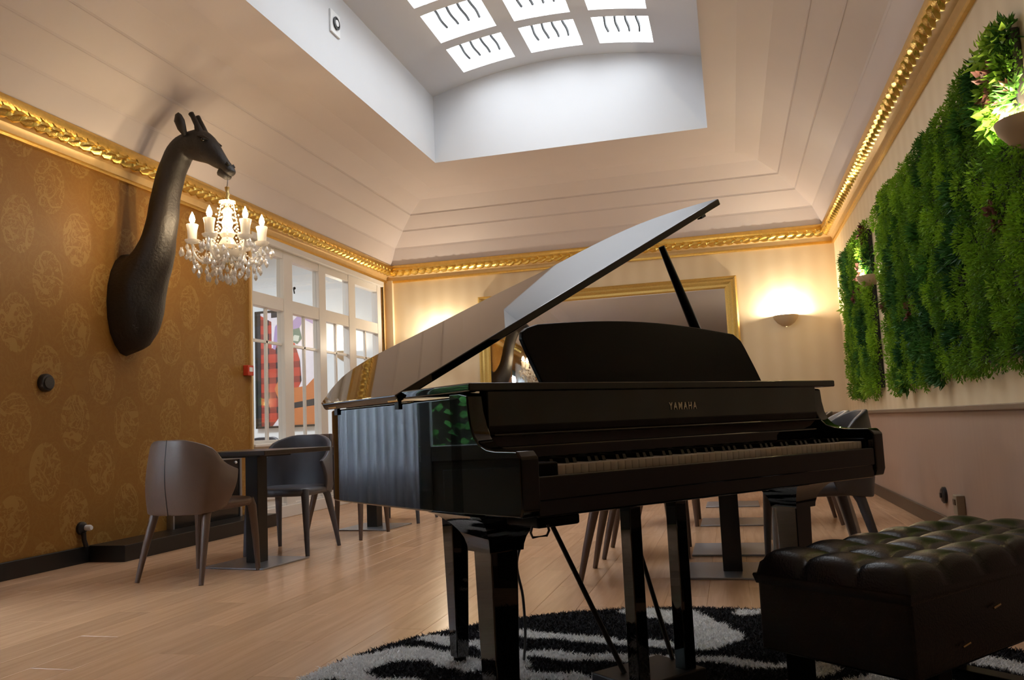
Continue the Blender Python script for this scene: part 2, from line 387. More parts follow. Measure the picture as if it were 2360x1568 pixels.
for j, (ya, yb) in enumerate(rows):
    for i, (xa, xb) in enumerate(cols):
        f = MB(); sx = [xa+(xb-xa)*k/5 for k in range(6)]
        for x in (xa, xb): f.add([(x, ya, vault(x)), (x, yb, vault(x)), (x, yb, vault(x)+.07), (x, ya, vault(x)+.07)], [(0, 1, 2, 3)])
        for y in (ya, yb): f.add([(x, y, vault(x)) for x in sx]+[(x, y, vault(x)+.07) for x in sx], [(k, k+1, 7+k, 6+k) for k in range(5)])
        wo = f.build('window_%d' % (wn+j*3+i), M['white'])
        pos = ['left', 'middle', 'right'][i]; row = ['far end', 'second row from the far end', 'third row from the far end', 'fourth row from the far end', 'near end'][j]
        struct(wo, 'glowing skylight pane, %s column, %s of the vault' % (pos, row), 'skylight')
        p = MB(); p.add([(x, y, vault(x)+.068) for y in (ya, yb) for x in sx], [(k, k+1, 7+k, 6+k) for k in range(5)])
        p.build('pane', M['pane'], wo)
        for k in range(4):
            x = xa+(xb-xa)*(.2+.195*k); bm_ = MB()
            pts = [(x+.006*math.sin(7*t+k), ya+(yb-ya)*t*.74, vault(x)+.052) for t in [q/8 for q in range(9)]]
            bm_.tube(pts, .014, 5); bm_.build('glazing_cord', M['dark'], wo)

# gilded cornice: profile swept along left, back and right walls
cprof = [(0, 2.872), (.018, 2.872), (.026, 2.885), (.018, 2.898), (.022, 2.935), (.034, 2.955), (.05, 2.96), (.085, 2.972), (.125, 3.0), (.148, 3.04), (.15, 3.066), (.135, 3.088), (0, 3.088)]
lmesh = []
for sgn in (1, -1):
    lf = MB(); L = .058; Wd = .04
    prof_l = [(-1, .15, 0), (-.55, .85, .010), (0, 1.0, .022), (.5, .72, .026), (.85, .34, .020), (1.05, .05, .006)]
    rings = []
    for t, wd, hgt in prof_l:
        cx = sgn*.022*t*t*(1 if t > 0 else -1)
        rings.append([(t*L, cx-wd*Wd, 0), (t*L, cx-wd*Wd*.55, hgt*.8), (t*L, cx, hgt*.45), (t*L, cx+wd*Wd*.55, hgt), (t*L, cx+wd*Wd, 0)])
    lf.loft(rings, cap=False, closed=False); me = lf.mesh('acanthus_leaf', smooth=.7); me.materials.append(M['goldleaf']); lmesh.append(me)
def cornice(name, f, length, label, t0=0, mitre=(True, True)):
    """f(s, inset, z) -> world"""
    mb = MB()
    mb.loft([[f(max(i, 0) if mitre[0] else 0, i, z) for i, z in cprof], [f(length-(i if mitre[1] else 0), i, z) for i, z in cprof]], cap=True)
    o = struct(mb.build(name, M['goldpale'], smooth=.5), label, 'cornice')
    band = MB()
    bp_ = [(.026, 2.9), (.034, 2.885), (.026, 2.87), (.0, 2.87)]
    band.loft([[f(i if mitre[0] else 0, i, z) for i, z in bp_], [f(length-(i if mitre[1] else 0), i, z) for i, z in bp_]]); band.build('bead', M['gold'], o, smooth=.9)
    bb = [(.052, 2.962), (.088, 2.974), (.128, 3.001), (.151, 3.04), (.153, 3.066), (.138, 3.09), (.1, 3.06)]
    b2 = MB(); b2.loft([[f(i if mitre[0] else 0, i, z) for i, z in bb], [f(length-(i if mitre[1] else 0), i, z) for i, z in bb]]); b2.build('leaf_band', M['gold'], o, smooth=.9)
    s = max(t0, .1); k = 0
    while s < length-.12:
        P = Vector(f(s, .112, 2.988 if k % 2 else 3.022)); Q = Vector(f(s+.01, .112, 2.988 if k % 2 else 3.022))
        tx = (Q-P).normalized(); nrm = (Vector(f(s, .2, 2.93))-Vector(f(s, .1, 3.0))).normalized(); ty = nrm.cross(tx)
        th = (.62 if k % 2 else -.55)+random.uniform(-.15, .15); a = tx*math.cos(th)+ty*math.sin(th); b_ = nrm.cross(a)
        lo = put('acanthus_leaf', lmesh[k % 2], None, o); nrm = nrm*1.25; a = a*1.25; b_ = b_*1.25
        lo.matrix_world = Matrix(((a.x, b_.x, nrm.x, P.x), (a.y, b_.y, nrm.y, P.y), (a.z, b_.z, nrm.z, P.z), (0, 0, 0, 1)))
        s += .052; k += 1
    return o
cornice('trim_1', lambda s, i, z: (XL+i, YF+s, z), YB-YF, 'gilded leaf cornice along the left wall', 5.4, (False, True))
cornice('trim_2', lambda s, i, z: (XL+s, YB-i, z), XR-XL, 'gilded leaf cornice along the back wall', 0, (True, True))
cornice('trim_3', lambda s, i, z: (XR-i, YB-s, z), YB-YF, 'gilded leaf cornice along the right wall', 0, (True, False))
# baseboards and dado rail
def strip(name, x0, x1, y0, y1, z0, z1, mat, label, cat, bev=.006):
    b = MB(); b.box(x0, x1, y0, y1, z0, z1); return struct(b.build(name, M[mat], bevel=bev), label, cat)
strip('baseboard_left', XL, XL+.02, 4.02, 7.16, 0, .115, 'black_base', 'black baseboard below the damask wall', 'baseboard')
strip('baseboard_right', XR-.02, XR, YF, YB, 0, .105, 'brown_base', 'dark brown baseboard along the right wall', 'baseboard')
strip('baseboard_back', XL+.1, XR-.02, YB-.02, YB, 0, .105, 'brown_base', 'dark brown baseboard along the back wall', 'baseboard')
strip('trim_7', XR-.03, XR, YF, YB, .80, .832, 'rail', 'brown dado rail along the right wall', 'rail')
strip('trim_8', XL+.1, XR-.03, YB-.03, YB, .80, .832, 'rail', 'brown dado rail along the back wall', 'rail')

# ------------------------------------------------------------------ white window partition to the next room
wp = MB(); X0, X1 = XL-.11, XL-.02
mull = [(7.19, 7.27), (7.865, 8.05), (8.655, 8.82), (9.43, 9.62), (10.31, 10.43)]
for a, b in mull: wp.box(X0, X1, a, b, 0, 2.83)
bays = [(mull[i][1], mull[i+1][0]) for i in range(4)]
for a, b in bays:
    for z0, z1 in ((2.72, 2.83), (2.15, 2.29), (.70, .80), (.02, .14)): wp.box(X0+.005, X1-.005, a, b, z0, z1)
win = struct(wp.build('window_1', M['joinery'], bevel=.006), 'white glazed partition to the next room on the left wall', 'window')
c_ = MB(); c_.box(XL-.02, XL+.03, 7.19, 10.43, 2.80, 2.872); c_.build('head_moulding', M['joinery'], win, bevel=.01)
c_ = MB(); c_.box(XL-.13, XL+.04, 7.19, 10.43, .735, .765); c_.build('sill', M['joinery'], win, bevel=.008)
c_ = MB(); c_.box(XL-.02, XL+.012, 7.2, 10.43, 0, .12); c_.build('plinth', M['joinery'], win, bevel=.006)
for a, b in bays:
    m_ = (a+b)/2
    g = MB(); g.box(X0+.03, X1-.03, m_-.017, m_+.017, .8, 2.15); g.build('glazing_bar', M['joinery'], win, bevel=.004)
    g = MB(); g.box(X0+.03, X1-.03, a, b, 1.785, 1.815); g.build('glazing_bar', M['joinery'], win, bevel=.004)
    for (p, q) in ((a, m_-.017), (m_+.017, b)):
        for z0, z1 in ((.8, 1.785), (1.815, 2.15)):
            g = MB(); g.box(XL-.064, XL-.060, p, q, z0, z1); g.build('pane', M['glass'], win)
    g = MB(); g.box(XL-.064, XL-.060, a, b, 2.29, 2.72); g.build('pane', M['glass'], win)
    g = MB(); g.box(XL-.085, XL-.055, a, b, .14, .70); g.build('dado_panel', M['joinery'], win)
    g = MB()
    g.box(XL-.055, XL-.04, a+.06, b-.06, .2, .64); g.build('raised_panel', M['joinery'], win, bevel=.01)
hk = MB(); hk.sphere((XL-.01, 8.07, 2.43), .016); hk.tube([(XL-.02, 8.07, 2.43), (XL-.01, 8.07, 2.37)], .007, 6); hk.build('latch', M['dark'], win)
# next room shell
ar = MB(); ar.box(-8.6, XL, 11.0, 11.1, 0, 3.5); ar.box(XL-.15, XL, YB+.15, 11.0, 0, 3.5); ar.box(XL-.15, XL-.12, 5.5, 11.0, 3.12, 3.55)
struct(ar.build('wall_far', M['adj']), 'pale wall of the next room seen through the glazing', 'wall')
ar = MB(); ar.box(-8.7, -8.6, 5.6, 11.1, 0, 3.5); ar.box(-8.7, XL-.15, 5.5, 5.6, 0, 3.5)
struct(ar.build('wall_side', M['adj']), 'pale side walls of the next room', 'wall')
ar = MB(); ar.box(-8.7, XL-.15, 5.5, 11.1, 3.5, 3.6); struct(ar.build('ceiling_side', M['adjwarm']), 'pale ceiling of the next room', 'ceiling')
ar = MB(); ar.box(-8.7, XL-.15, 5.5, 11.1, -.1, 0); struct(ar.build('floor_side', M['plank']), 'floor of the next room beyond the partition', 'floor')
ld = bpy.data.lights.new('fill_lamp_light', 'AREA'); ld.energy = 120; ld.size = .9; ld.color = (.86, .93, 1)  # fill light added to brighten the next room, not a known fitting
lo = bpy.data.objects.new('fill_lamp_light', ld); COL.objects.link(lo); lo.location = (-6.6, 8.6, 3.42)
cp = empty('fill_lamp', (-6.6, 8.6, 3.5), 0, 'flat white fill lamp added to brighten the next room behind the partition', 'lamp')
k = MB(); k.box(-.5, .5, -.5, .5, -.05, 0); k.build('housing', M['whitep'], cp)
lo.parent = cp; lo.location = (0, 0, -.07)

# painting in the next room
pa = empty('framed_painting', (-6.25, 10.985, 1.83), 0, 'tall framed painting of a figure in red plaid seen through the white partition', 'painting')
PWd, PHt = 1.02, 1.68
def rectp(x0, x1, z0, z1, y=-.012): return MB().add([(x0, y, z0), (x1, y, z0), (x1, y, z1), (x0, y, z1)], [(0, 1, 2, 3)])
def polyp(pts, y): return MB().add([(a, y, b) for a, b in pts], [tuple(range(len(pts)))])
cb = MB(); cb.box(-PWd/2, PWd/2, -.03, .0, -PHt/2, PHt/2); cb.build('canvas', pm('canvas_ground', (.72, .68, .74), .6, var=.08), pa)
for x0, x1, z0, z1 in ((-.53, -.5, -.86, .86), (.5, .53, -.86, .86), (-.53, .53, -.87, -.84), (-.53, .53, .84, .87)):
    k = MB(); k.box(x0, x1, -.05, .005, z0, z1); k.build('frame_bar', M['black_base'], pa, bevel=.004)
def plaid():
    m, nt, b = nodes('painted_plaid'); tc = nd(nt, 'ShaderNodeTexCoord'); sp = nd(nt, 'ShaderNodeSeparateXYZ'); nt.links.new(tc.outputs['Object'], sp.inputs[0])
    a = math_n(nt, 'LESS_THAN', math_n(nt, 'FRACT', math_n(nt, 'MULTIPLY', math_n(nt, 'ADD', sp.outputs[0], 10), 5.2)), .42)
    c = math_n(nt, 'LESS_THAN', math_n(nt, 'FRACT', math_n(nt, 'MULTIPLY', math_n(nt, 'ADD', sp.outputs[2], 10), 4.6)), .42)
    s = math_n(nt, 'MULTIPLY', math_n(nt, 'ADD', a, c), .5)
    nt.links.new(mix_col(nt, s, (.46, .055, .03), (.02, .015, .02)), b.inputs['Base Color']); b.inputs['Roughness'].default_value = .5; return m
pp_, orange, green, lilac, skin, blk = plaid(), pm('painted_orange', (.50, .17, .05), .5), pm('painted_green', (.10, .18, .14), .5), pm('painted_lilac', (.36, .26, .48), .5), pm('painted_grey', (.50, .56, .50), .5), pm('painted_black', (.02, .02, .025), .5)
polyp([(-.5, -.84), (-.26, -.84), (-.26, .70), (-.5, .84)], -.032).build('painted_shape', pp_, pa)
polyp([(-.26, .3), (-.05, .42), (.12, .36), (.2, .1), (.22, -.2), (.1, -.42), (-.26, -.84)], -.033).build('painted_shape', pp_, pa)
polyp([(.05, -.3), (.3, -.28), (.5, -.1), (.5, -.84), (.05, -.84)], -.034).build('painted_shape', orange, pa)
polyp([(.05, -.52), (.5, -.46), (.5, -.56), (.05, -.6)], -.035).build('painted_shape', blk, pa)
polyp([(.02, .62), (.2, .78), (.5, .82), (.5, .3), (.42, .62), (.28, .7), (.14, .5)], -.034).build('painted_shape', lilac, pa)
polyp([(.02, .42), (.08, .56), (.2, .58), (.24, .42), (.16, .34)], -.035).build('painted_shape', green, pa)
polyp([(.06, .4), (.12, .48), (.2, .46), (.18, .38)], -.036).build('painted_shape', skin, pa)
polyp([(-.24, .3), (-.2, .62), (-.08, .76), (-.12, .5), (-.2, .28)], -.034).build('painted_shape', lilac, pa)
polyp([(-.26, .84), (.5, .84), (.5, .79), (-.26, .76)], -.036).build('painted_shape', blk, pa)
polyp([(-.22, -.3), (-.12, -.1), (-.02, -.32), (-.12, -.55)], -.036).build('painted_shape', orange, pa)
polyp([(-.5, -.84), (-.44, -.84), (-.44, .84), (-.5, .84)], -.037).build('painted_shape', blk, pa)

# ------------------------------------------------------------------ garden doors in the left wall, outside the frame but mirrored in the piano
gd = MB(); X0, X1 = XL-.11, XL-.03
for a, b in ((1.9, 1.98), (2.79, 2.87), (3.77, 3.85)): gd.box(X0, X1, a, b, 0, 2.55)
for a, b in ((1.98, 2.79), (2.87, 3.77)):
    for z0, z1 in ((2.43, 2.55), (.0, .14), (.60, .71)): gd.box(X0, X1, a, b, z0, z1)
    gd.box(X0+.03, X1-.03, a, b, .14, .60)
door = struct(gd.build('door_1', pm('grey_green_joinery', (.13, .15, .14), .4, var=.05), bevel=.006), 'glazed double garden door beside the viewer', 'door')
for a, b in ((1.98, 2.79), (2.87, 3.77)):
    g = MB(); g.box(XL-.072, XL-.068, a, b, .71, 2.43); g.build('pane', M['glass'], door)
    g = MB(); g.box(XL-.045, XL-.025, a+.08, b-.08, .20, .54); g.build('raised_panel', door.data.materials[0], door, bevel=.012)
cu = empty('sheer_curtain', (XL+.09, 3.36, 0), 0, 'pale blue sheer curtain hanging at the garden door', 'curtain')
k = MB(); n = 90
pts = [(.028*math.sin(i*1.05)+.01*math.sin(i*.37), -.50+1.0*i/n) for i in range(n+1)]
k.loft([[(x, y, z) for x, y in pts] for z in (.03, 1.3, 2.66)], cap=False, closed=False); k.build('cloth', M['curtain'], cu, smooth=1.5)
k = MB(); k.tube([(0, -.55, 2.68), (0, .55, 2.68)], .014, 8); k.build('rod', M['brass'], cu, smooth=1)
# hedge outside
hb = MB(); rng = random.Random(3)
for i in range(2600):
    p = Vector((-6.6+rng.gauss(0, .14), rng.uniform(-.5, 5.2), rng.uniform(0, 2.9))); s = rng.uniform(.05, .1)
    q = Matrix.Rotation(rng.uniform(0, 6.3), 3, 'Z') @ Matrix.Rotation(rng.uniform(-1, 1), 3, 'X')
    hb.add([p+q @ Vector(v)*s for v in ((-1, 0, 0), (0, .1, -.5), (1, 0, 0), (0, .1, .5))], [(0, 1, 2, 3)])
hg = empty('garden_hedge', (0, 0, 0), 0, 'green hedge outside the garden door', 'hedge')
ho = hb.build('foliage', M['hedge'], hg); ho['kind'] = 'stuff'
k = MB(); k.box(-6.9, -6.62, -.6, 5.3, 0, 2.8); k.build('hedge_core', M['soil'], hg)
gr = MB(); gr.box(-12, XL-.15, -4, 5.4, -.12, -.02); struct(gr.build('ground', pm('terrace_stone', (.35, .34, .32), .8)), 'stone terrace outside the garden door', 'ground')

# ------------------------------------------------------------------ grand piano (u along the keys, v away from the player)
PO, PA = (-.463, 1.81, 0), .868
pi_ = empty('grand_piano', PO, PA, 'polished black baby grand piano with raised lid standing on the zebra rug', 'piano')
PB = M['piano']
WD = 1.43
outline = [(0, .24)] + [tuple(p)[:2] for p in smooth_curve([(0, .9, 0), (.002, 1.02, 0), (.022, 1.10, 0), (.07, 1.19, 0), (.15, 1.27, 0), (.28, 1.325, 0), (.42, 1.33, 0), (.6, 1.27, 0), (.82, 1.14, 0), (1.05, 1.03, 0), (1.25, .92, 0), (1.38, .76, 0), (1.428, .58, 0)], 4)] + [(WD, .24)]
k = MB(); k.prism(outline, .610, .903, lambda a, b, z: (a, b, z)); k.build('rim', PB, pi_, bevel=.006, smooth=.5)
# cheeks with the swept arm profile
cheek = [(0.004, .618), (-.004, .64), (-.004, .752), (.012, .768), (.10, .769), (.135, .773), (.165, .784), (.187, .803), (.200, .83), (.207, .862), (.211, .905), (.25, .912), (.30, .912), (.30, .612)]
for x0, x1 in ((0, .052), (WD-.052, WD)):
    k = MB(); k.prism(cheek, x0, x1, lambda a, b, z: (z, a, b)); k.build('arm', PB, pi_, bevel=.005)
k = MB(); k.box(.05, WD-.05, .004, .30, .614, .70); k.build('key_bed', PB, pi_, bevel=.006)
k = MB(); k.box(.05, WD-.05, .000, .028, .652, .708); k.build('key_slip', PB, pi_, bevel=.004)
for x0, x1 in ((.052, .127), (1.365, WD-.052)):
    k = MB(); k.box(x0, x1, .022, .195, .70, .738); k.build('key_block', M['piano_satin'], pi_, bevel=.006)
k = MB(); k.box(.05, WD-.05, .196, .235, .70, .915); fb = k.build('fallboard', PB, pi_, bevel=.004)
k = MB(); k.box(.055, WD-.055, .182, .20, .738, .775); k.build('fallboard_lip', PB, pi_, bevel=.006)
k = MB(); k.box(.055, WD-.055, .178, .198, .80, .806); k.build('fallboard_ledge', PB, pi_, bevel=.002)
kb = MB(); kb.box(.127, 1.363, .034, .19, .69, .703); kbo = kb.build('keyboard', M['piano_satin'], pi_)
kw = 1.232/52
wk = MB(); wk.box(0, kw-.0011, .030, .178, .704, .7285); wkm = wk.mesh('white_key', .0018, 2, .6); wkm.materials.append(M['ivory'])
bk = MB(); bk.add([(-.006, .080, .728), (.006, .080, .728), (.006, .178, .728), (-.006, .178, .728), (-.0045, .086, .741), (.0045, .086, .741), (.0045, .178, .741), (-.0045, .178, .741)],
                  [(0, 1, 5, 4), (1, 2, 6, 5), (2, 3, 7, 6), (3, 0, 4, 7), (4, 5, 6, 7)]); bkm = bk.mesh('black_key'); bkm.materials.append(M['ebony'])
for i in range(52):
    put('white_key', wkm, None, kbo, loc=(.130+i*kw, 0, 0))
    if i < 51 and (i+5) % 7 not in (2, 6): put('black_key', bkm, None, kbo, loc=(.130+(i+1)*kw, 0, 0))
# lettering on the fallboard
tcv = bpy.data.curves.new('lettering', 'FONT'); tcv.body = 'YAMAHA'; tcv.size = .0265; tcv.align_x = 'CENTER'; tcv.space_character = 1.45; tcv.extrude = .0006; tcv.offset = .0004
to = bpy.data.objects.new('lettering_source', tcv); COL.objects.link(to); bpy.context.view_layer.update()
tm = bpy.data.meshes.new_from_object(to.evaluated_get(bpy.context.evaluated_depsgraph_get())); bpy.data.objects.remove(to)
to = put('lettering', tm, M['inlay'], fb, 'pale gold maker name lettering'); to.location = (.735, .1945, .852); to.rotation_euler = (PI/2, 0, 0); to.scale = (.82, 1.15, 1)
# top board, music desk
k = MB(); k.box(-.006, WD+.055, .190, .545, .9125, .934); k.build('top_board', PB, pi_, bevel=.004)
dk = [(.263, .934), (.236, 1.02), (.226, 1.058), (.232, 1.078), (.252, 1.090)] + [(lerp(.29, 1.10, t), 1.096+.030*math.sin(PI*lerp(.06, .95, t))-.004*t) for t in [q/12 for q in range(13)]] + [(1.128, 1.075), (1.138, 1.05), (1.16, .98), (1.172, .934)]
k = MB(); k.prism([(a, b) for a, b in dk], 0, .018, lambda a, b, z: (a+.004, .252+z+(b-.934)*.28, b)); k.build('music_desk', M['piano_satin'], pi_, bevel=.003)
# lid
TH = math.radians(27.6)
def lidp(s, v, z): return (-.004+s*math.cos(TH)-z*math.sin(TH), v, .908+s*math.sin(TH)+z*math.cos(TH))
lo_ = [(-.012, .545), (-.012, 1.06), (.0, 1.10)] + [tuple(p)[:2] for p in smooth_curve([(.05, 1.17, 0), (.13, 1.28, 0), (.26, 1.42, 0), (.41, 1.475, 0), (.58, 1.42, 0), (.75, 1.355, 0), (.94, 1.29, 0), (1.10, 1.21, 0), (1.23, 1.165, 0), (1.36, 1.13, 0), (1.49, 1.07, 0), (1.575, .97, 0), (1.605, .82, 0), (1.595, .65, 0), (1.575, .56, 0)], 4)] + [(1.565, .545)]
k = MB(); k.prism(lo_, 0, .024, lidp); lid = k.build('lid', PB, pi_, bevel=.004, smooth=.5)
k = MB()
for s, v in ((1.50, .60),): k.prism([(s-.012, v-.012), (s+.012, v-.012), (s+.012, v+.012), (s-.012, v+.012)], -.018, .0, lidp)
k.build('bumper', M['piano_satin'], lid)
for v in (.575, 1.0):
    k = MB(); k.tube([(-.012, v-.03, .912), (-.012, v+.03, .912)], .0075, 8); h_ = k.build('hinge', M['brass'], pi_, smooth=1)
    k = MB(); k.box(-.006, .004, v-.012, v+.012, .885, .912); k.build('hinge_leaf', M['dark'], h_)
k = MB(); k.tube([(1.375, .60, .93), (1.275, .60, 1.12), (1.105, .60, 1.455)], [.016, .020, .012], 8)
k.build('lid_prop', M['piano_satin'], pi_, smooth=1)
k = MB(); k.box(.03, 1.40, .56, 1.0, .903, .908); k.build('sound_board', M['piano_satin'], pi_)
# legs
def leg(u, v, top, bot, br):
    def sq(h, z): return [(u-h, v-h, z), (u+h, v-h, z), (u+h, v+h, z), (u-h, v+h, z)]
    k = MB(); k.loft([sq(top/2, .53), sq(bot/2, .035)]); l = k.build('leg', PB, pi_, bevel=.004)
    k = MB(); k.loft([sq(h/2, z) for h, z in ((br, .6125), (br*.90, .606), (br*.78, .596), (br*.64, .580), (br*.53, .562), (br*.46, .545), (br*.42, .526), (br*.41, .512))])
    k.build('leg_bracket', PB, l, smooth=.5)
    k = MB(); k.lathe([(bot*.42, .012), (bot*.46, .02), (bot*.46, .036), (.001, .037)], 12, (u, v, 0)); k.build('foot', M['piano_satin'], l, smooth=.7)
leg(.115, .285, .083, .064, .25); leg(1.33, .285, .083, .064, .25); leg(.46, 1.06, .07, .048, .17)
# lyre with pedals
for u in (.512, .690):
    k = MB(); k.box(u-.021, u+.021, .185, .227, .06, .612); k.build('lyre_post', PB, pi_, bevel=.003)
k = MB(); k.box(.47, .735, .17, .36, .045, .125); k.build('pedal_box', pm('charcoal_box', (.03, .03, .032), .5), pi_, bevel=.006)
for u in (.55, .602, .654):
    k = MB(); k.tube([(u, .20, .075), (u, .12, .070), (u, .04, .058)], [.008, .011, .013], 8); k.build('pedal', M['brass'], pi_, smooth=1)
for u0, u1 in ((.535, .485), (.725, .835)):
    k = MB(); k.tube([(u0, .29, .12), (u1, .60, .612)], .0075, 8); k.build('lyre_brace', M['dark'], pi_, smooth=1)
k = MB(); k.box(.065, .19, .03, .16, .588, .614); k.build('headphone_box', M['piano_satin'], pi_, bevel=.006)
k = MB(); hk_ = [(.035, .012, .598), (.030, .012, .585), (.035, .012, .574), (.075, .012, .574), (.082, .012, .585), (.078, .012, .598)]
k.tube(hk_, .003, 6); k.build('headphone_hook', M['dark'], pi_, smooth=1)
k = MB(); k.tube(smooth_curve([(.50, .62, .612), (.47, .64, .50), (.44, .66, .40), (.50, .72, .28), (.56, .80, .14), (.62, .9, .025)], 6), .0045, 6); k.build('power_cord', M['dark'], pi_, smooth=1)
k = MB(); k.tube([(.80, .80, .60), (.86, .82, .52)], .018, 8); k.build('dark_stick', M['socket'], pi_, smooth=1)  # short dark stick below the keyboard, not identified

# ------------------------------------------------------------------ round zebra rug
RC, RR = (-.20, 2.48), 1.25
strokes = [([(-1.40, 2.62), (-1.31, 2.82), (-1.21, 2.93), (-1.06, 2.87), (-.90, 2.80), (-.78, 2.84)], .075), ([(-1.36, 2.66), (-1.19, 2.59), (-.97, 2.54), (-.7, 2.5)], .05),
           ([(-1.36, 2.72), (-1.30, 2.75)], .085),
           ([(-1.20, 3.13), (-.98, 3.05), (-.81, 2.97), (-.62, 2.935), (-.42, 2.925), (-.20, 2.93)], .045), ([(-.95, 3.25), (-.67, 3.185), (-.46, 3.14), (-.25, 3.11), (-.13, 3.15)], .045),
           ([(-.44, 3.62), (-.27, 3.58), (-.17, 3.40), (-.10, 3.24), (-.17, 3.13)], .085), ([(-.18, 2.94), (-.04, 2.92), (.08, 2.87), (.24, 2.93)], .035),
           ([(-.80, 2.73), (-.57, 2.68), (-.38, 2.61), (-.1, 2.5)], .05), ([(0, 3.64), (.05, 3.66)], .05), ([(.30, 2.70), (.42, 2.84)], .05), ([(.46, 2.77), (.62, 2.77)], .05), ([(.12, 2.70), (.25, 2.87)], .03),
           ([(-1.2, 2.2), (-.8, 2.25), (-.4, 2.2)], .07), ([(-1.1, 1.8), (-.6, 1.9), (-.1, 1.75)], .07), ([(-.2, 2.2), (.3, 2.35), (.8, 2.2)], .06), ([(.1, 1.6), (.5, 1.8), (.8, 1.75)], .07), ([(-.7, 1.4), (-.3, 1.5)], .06), ([(.6, 3.1), (.85, 2.9), (.95, 2.6)], .06)]
def white_mask(P):
    m = np.full(len(P), 9.0)
    wob = .012*np.sin(P[:, 0]*31+P[:, 1]*17)+.010*np.sin(P[:, 1]*43-P[:, 0]*23)
    for pts, r in strokes:
        for a, b in zip(pts, pts[1:]):
            a = np.array(a); b = np.array(b); t = np.clip(((P-a)@(b-a))/((b-a)@(b-a)), 0, 1)
            m = np.minimum(m, np.linalg.norm(P-(a+t[:, None]*(b-a)), axis=1)-r)
    return (m+wob) < 0
def set_col(me, cols):
    at_ = me.color_attributes.new('Col', 'FLOAT_COLOR', 'POINT'); at_.data.foreach_set('color', cols.astype(np.float32).ravel())
WHT, BLK = np.array([.95, .95, .95, 1]), np.array([.040, .041, .048, 1])
rug = empty('shag_rug', (RC[0], RC[1], 0), 0, 'round black and white zebra pattern shag rug under the piano', 'rug')
nr, na = 40, 160
vs = [(0, 0, .016)]; fs = []
for i in range(1, nr+1):
    for j in range(na):
        a = 2*PI*j/na; r = RR*i/nr; vs.append((r*math.cos(a), r*math.sin(a), .016))
for j in range(na): fs.append((0, 1+j, 1+(j+1) % na))
for i in range(nr-1):
    for j in range(na): fs.append((1+i*na+j, 1+(i+1)*na+j, 1+(i+1)*na+(j+1) % na, 1+i*na+(j+1) % na))
n0 = len(vs); vs += [(RR*math.cos(2*PI*j/na), RR*math.sin(2*PI*j/na), .0005) for j in range(na)]
for j in range(na): fs.append((1+(nr-1)*na+j, n0+j, n0+(j+1) % na, 1+(nr-1)*na+(j+1) % na))
me = bpy.data.meshes.new('rug_backing'); me.from_pydata(vs, [], fs); P = np.array(vs)[:, :2]+np.array(RC)
set_col(me, np.where(white_mask(P)[:, None], WHT, BLK)); put('rug_backing', me, M['rug'], rug)
rs = np.random.RandomState(5); NB = 210000
# pile is denser where the photograph sees the rug (its far half)
rad = RR*np.sqrt(rs.rand(NB)); an = rs.rand(NB)*2*PI; B = np.stack([rad*np.cos(an), rad*np.sin(an)], 1); keep = (B[:, 1] > -.1) | (rs.rand(NB) < .35); B = B[keep]; n = len(B)
ta = rs.rand(n)*2*PI; ln = .006+.009*rs.rand(n); wd = .0028+.002*rs.rand(n); tilt = rs.randn(n, 2)*.011
dx = np.stack([np.cos(ta), np.sin(ta)], 1)*wd[:, None]
V = np.zeros((n*3, 3)); V[0::3, :2] = B-dx; V[1::3, :2] = B+dx; V[2::3, :2] = B+tilt; V[0::3, 2] = V[1::3, 2] = .015; V[2::3, 2] = .016+ln
me = bpy.data.meshes.new('pile'); me.vertices.add(n*3); me.vertices.foreach_set('co', V.ravel()); me.loops.add(n*3); me.loops.foreach_set('vertex_index', np.arange(n*3, dtype=np.int32))
me.polygons.add(n); me.polygons.foreach_set('loop_start', np.arange(0, n*3, 3, dtype=np.int32)); me.polygons.foreach_set('loop_total', np.full(n, 3, dtype=np.int32)); me.update(); me.validate()
wm = white_mask(B+np.array(RC)); c = np.where(wm[:, None], WHT, BLK)*(.8+.4*rs.rand(n))[:, None]; c[:, 3] = 1; set_col(me, np.repeat(c, 3, 0))
po = put('pile', me, M['rug'], rug); po['kind'] = 'stuff'

# ------------------------------------------------------------------ piano bench
be = empty('piano_bench', PO, PA, 'black buttoned leather piano bench in the lower right foreground', 'bench')
bu0, bu1, bv0, bv1, bzt, bzb = .60, 1.56, -.535, -.13, .492, .255
nu, nv = 6, 3
gu, gv = 66, 36
k = MB(); rings = []
for j in range(gv+1):
    row = []
    for i in range(gu+1):
        a, b = i/gu, j/gv; px = abs(math.sin(PI*a*nu))**.45; py = abs(math.sin(PI*b*nv))**.45
        edge = min(a, 1-a)*(bu1-bu0), min(b, 1-b)*(bv1-bv0); ee = min(edge)
        rnd = -.034*(1-min(1, ee/.034))**2
        row.append((lerp(bu0, bu1, a), lerp(bv0, bv1, b), bzt-.016+.020*px*py+rnd-.004*(1-px*py)))
    rings.append(row)
k.loft(rings, cap=False, closed=False)
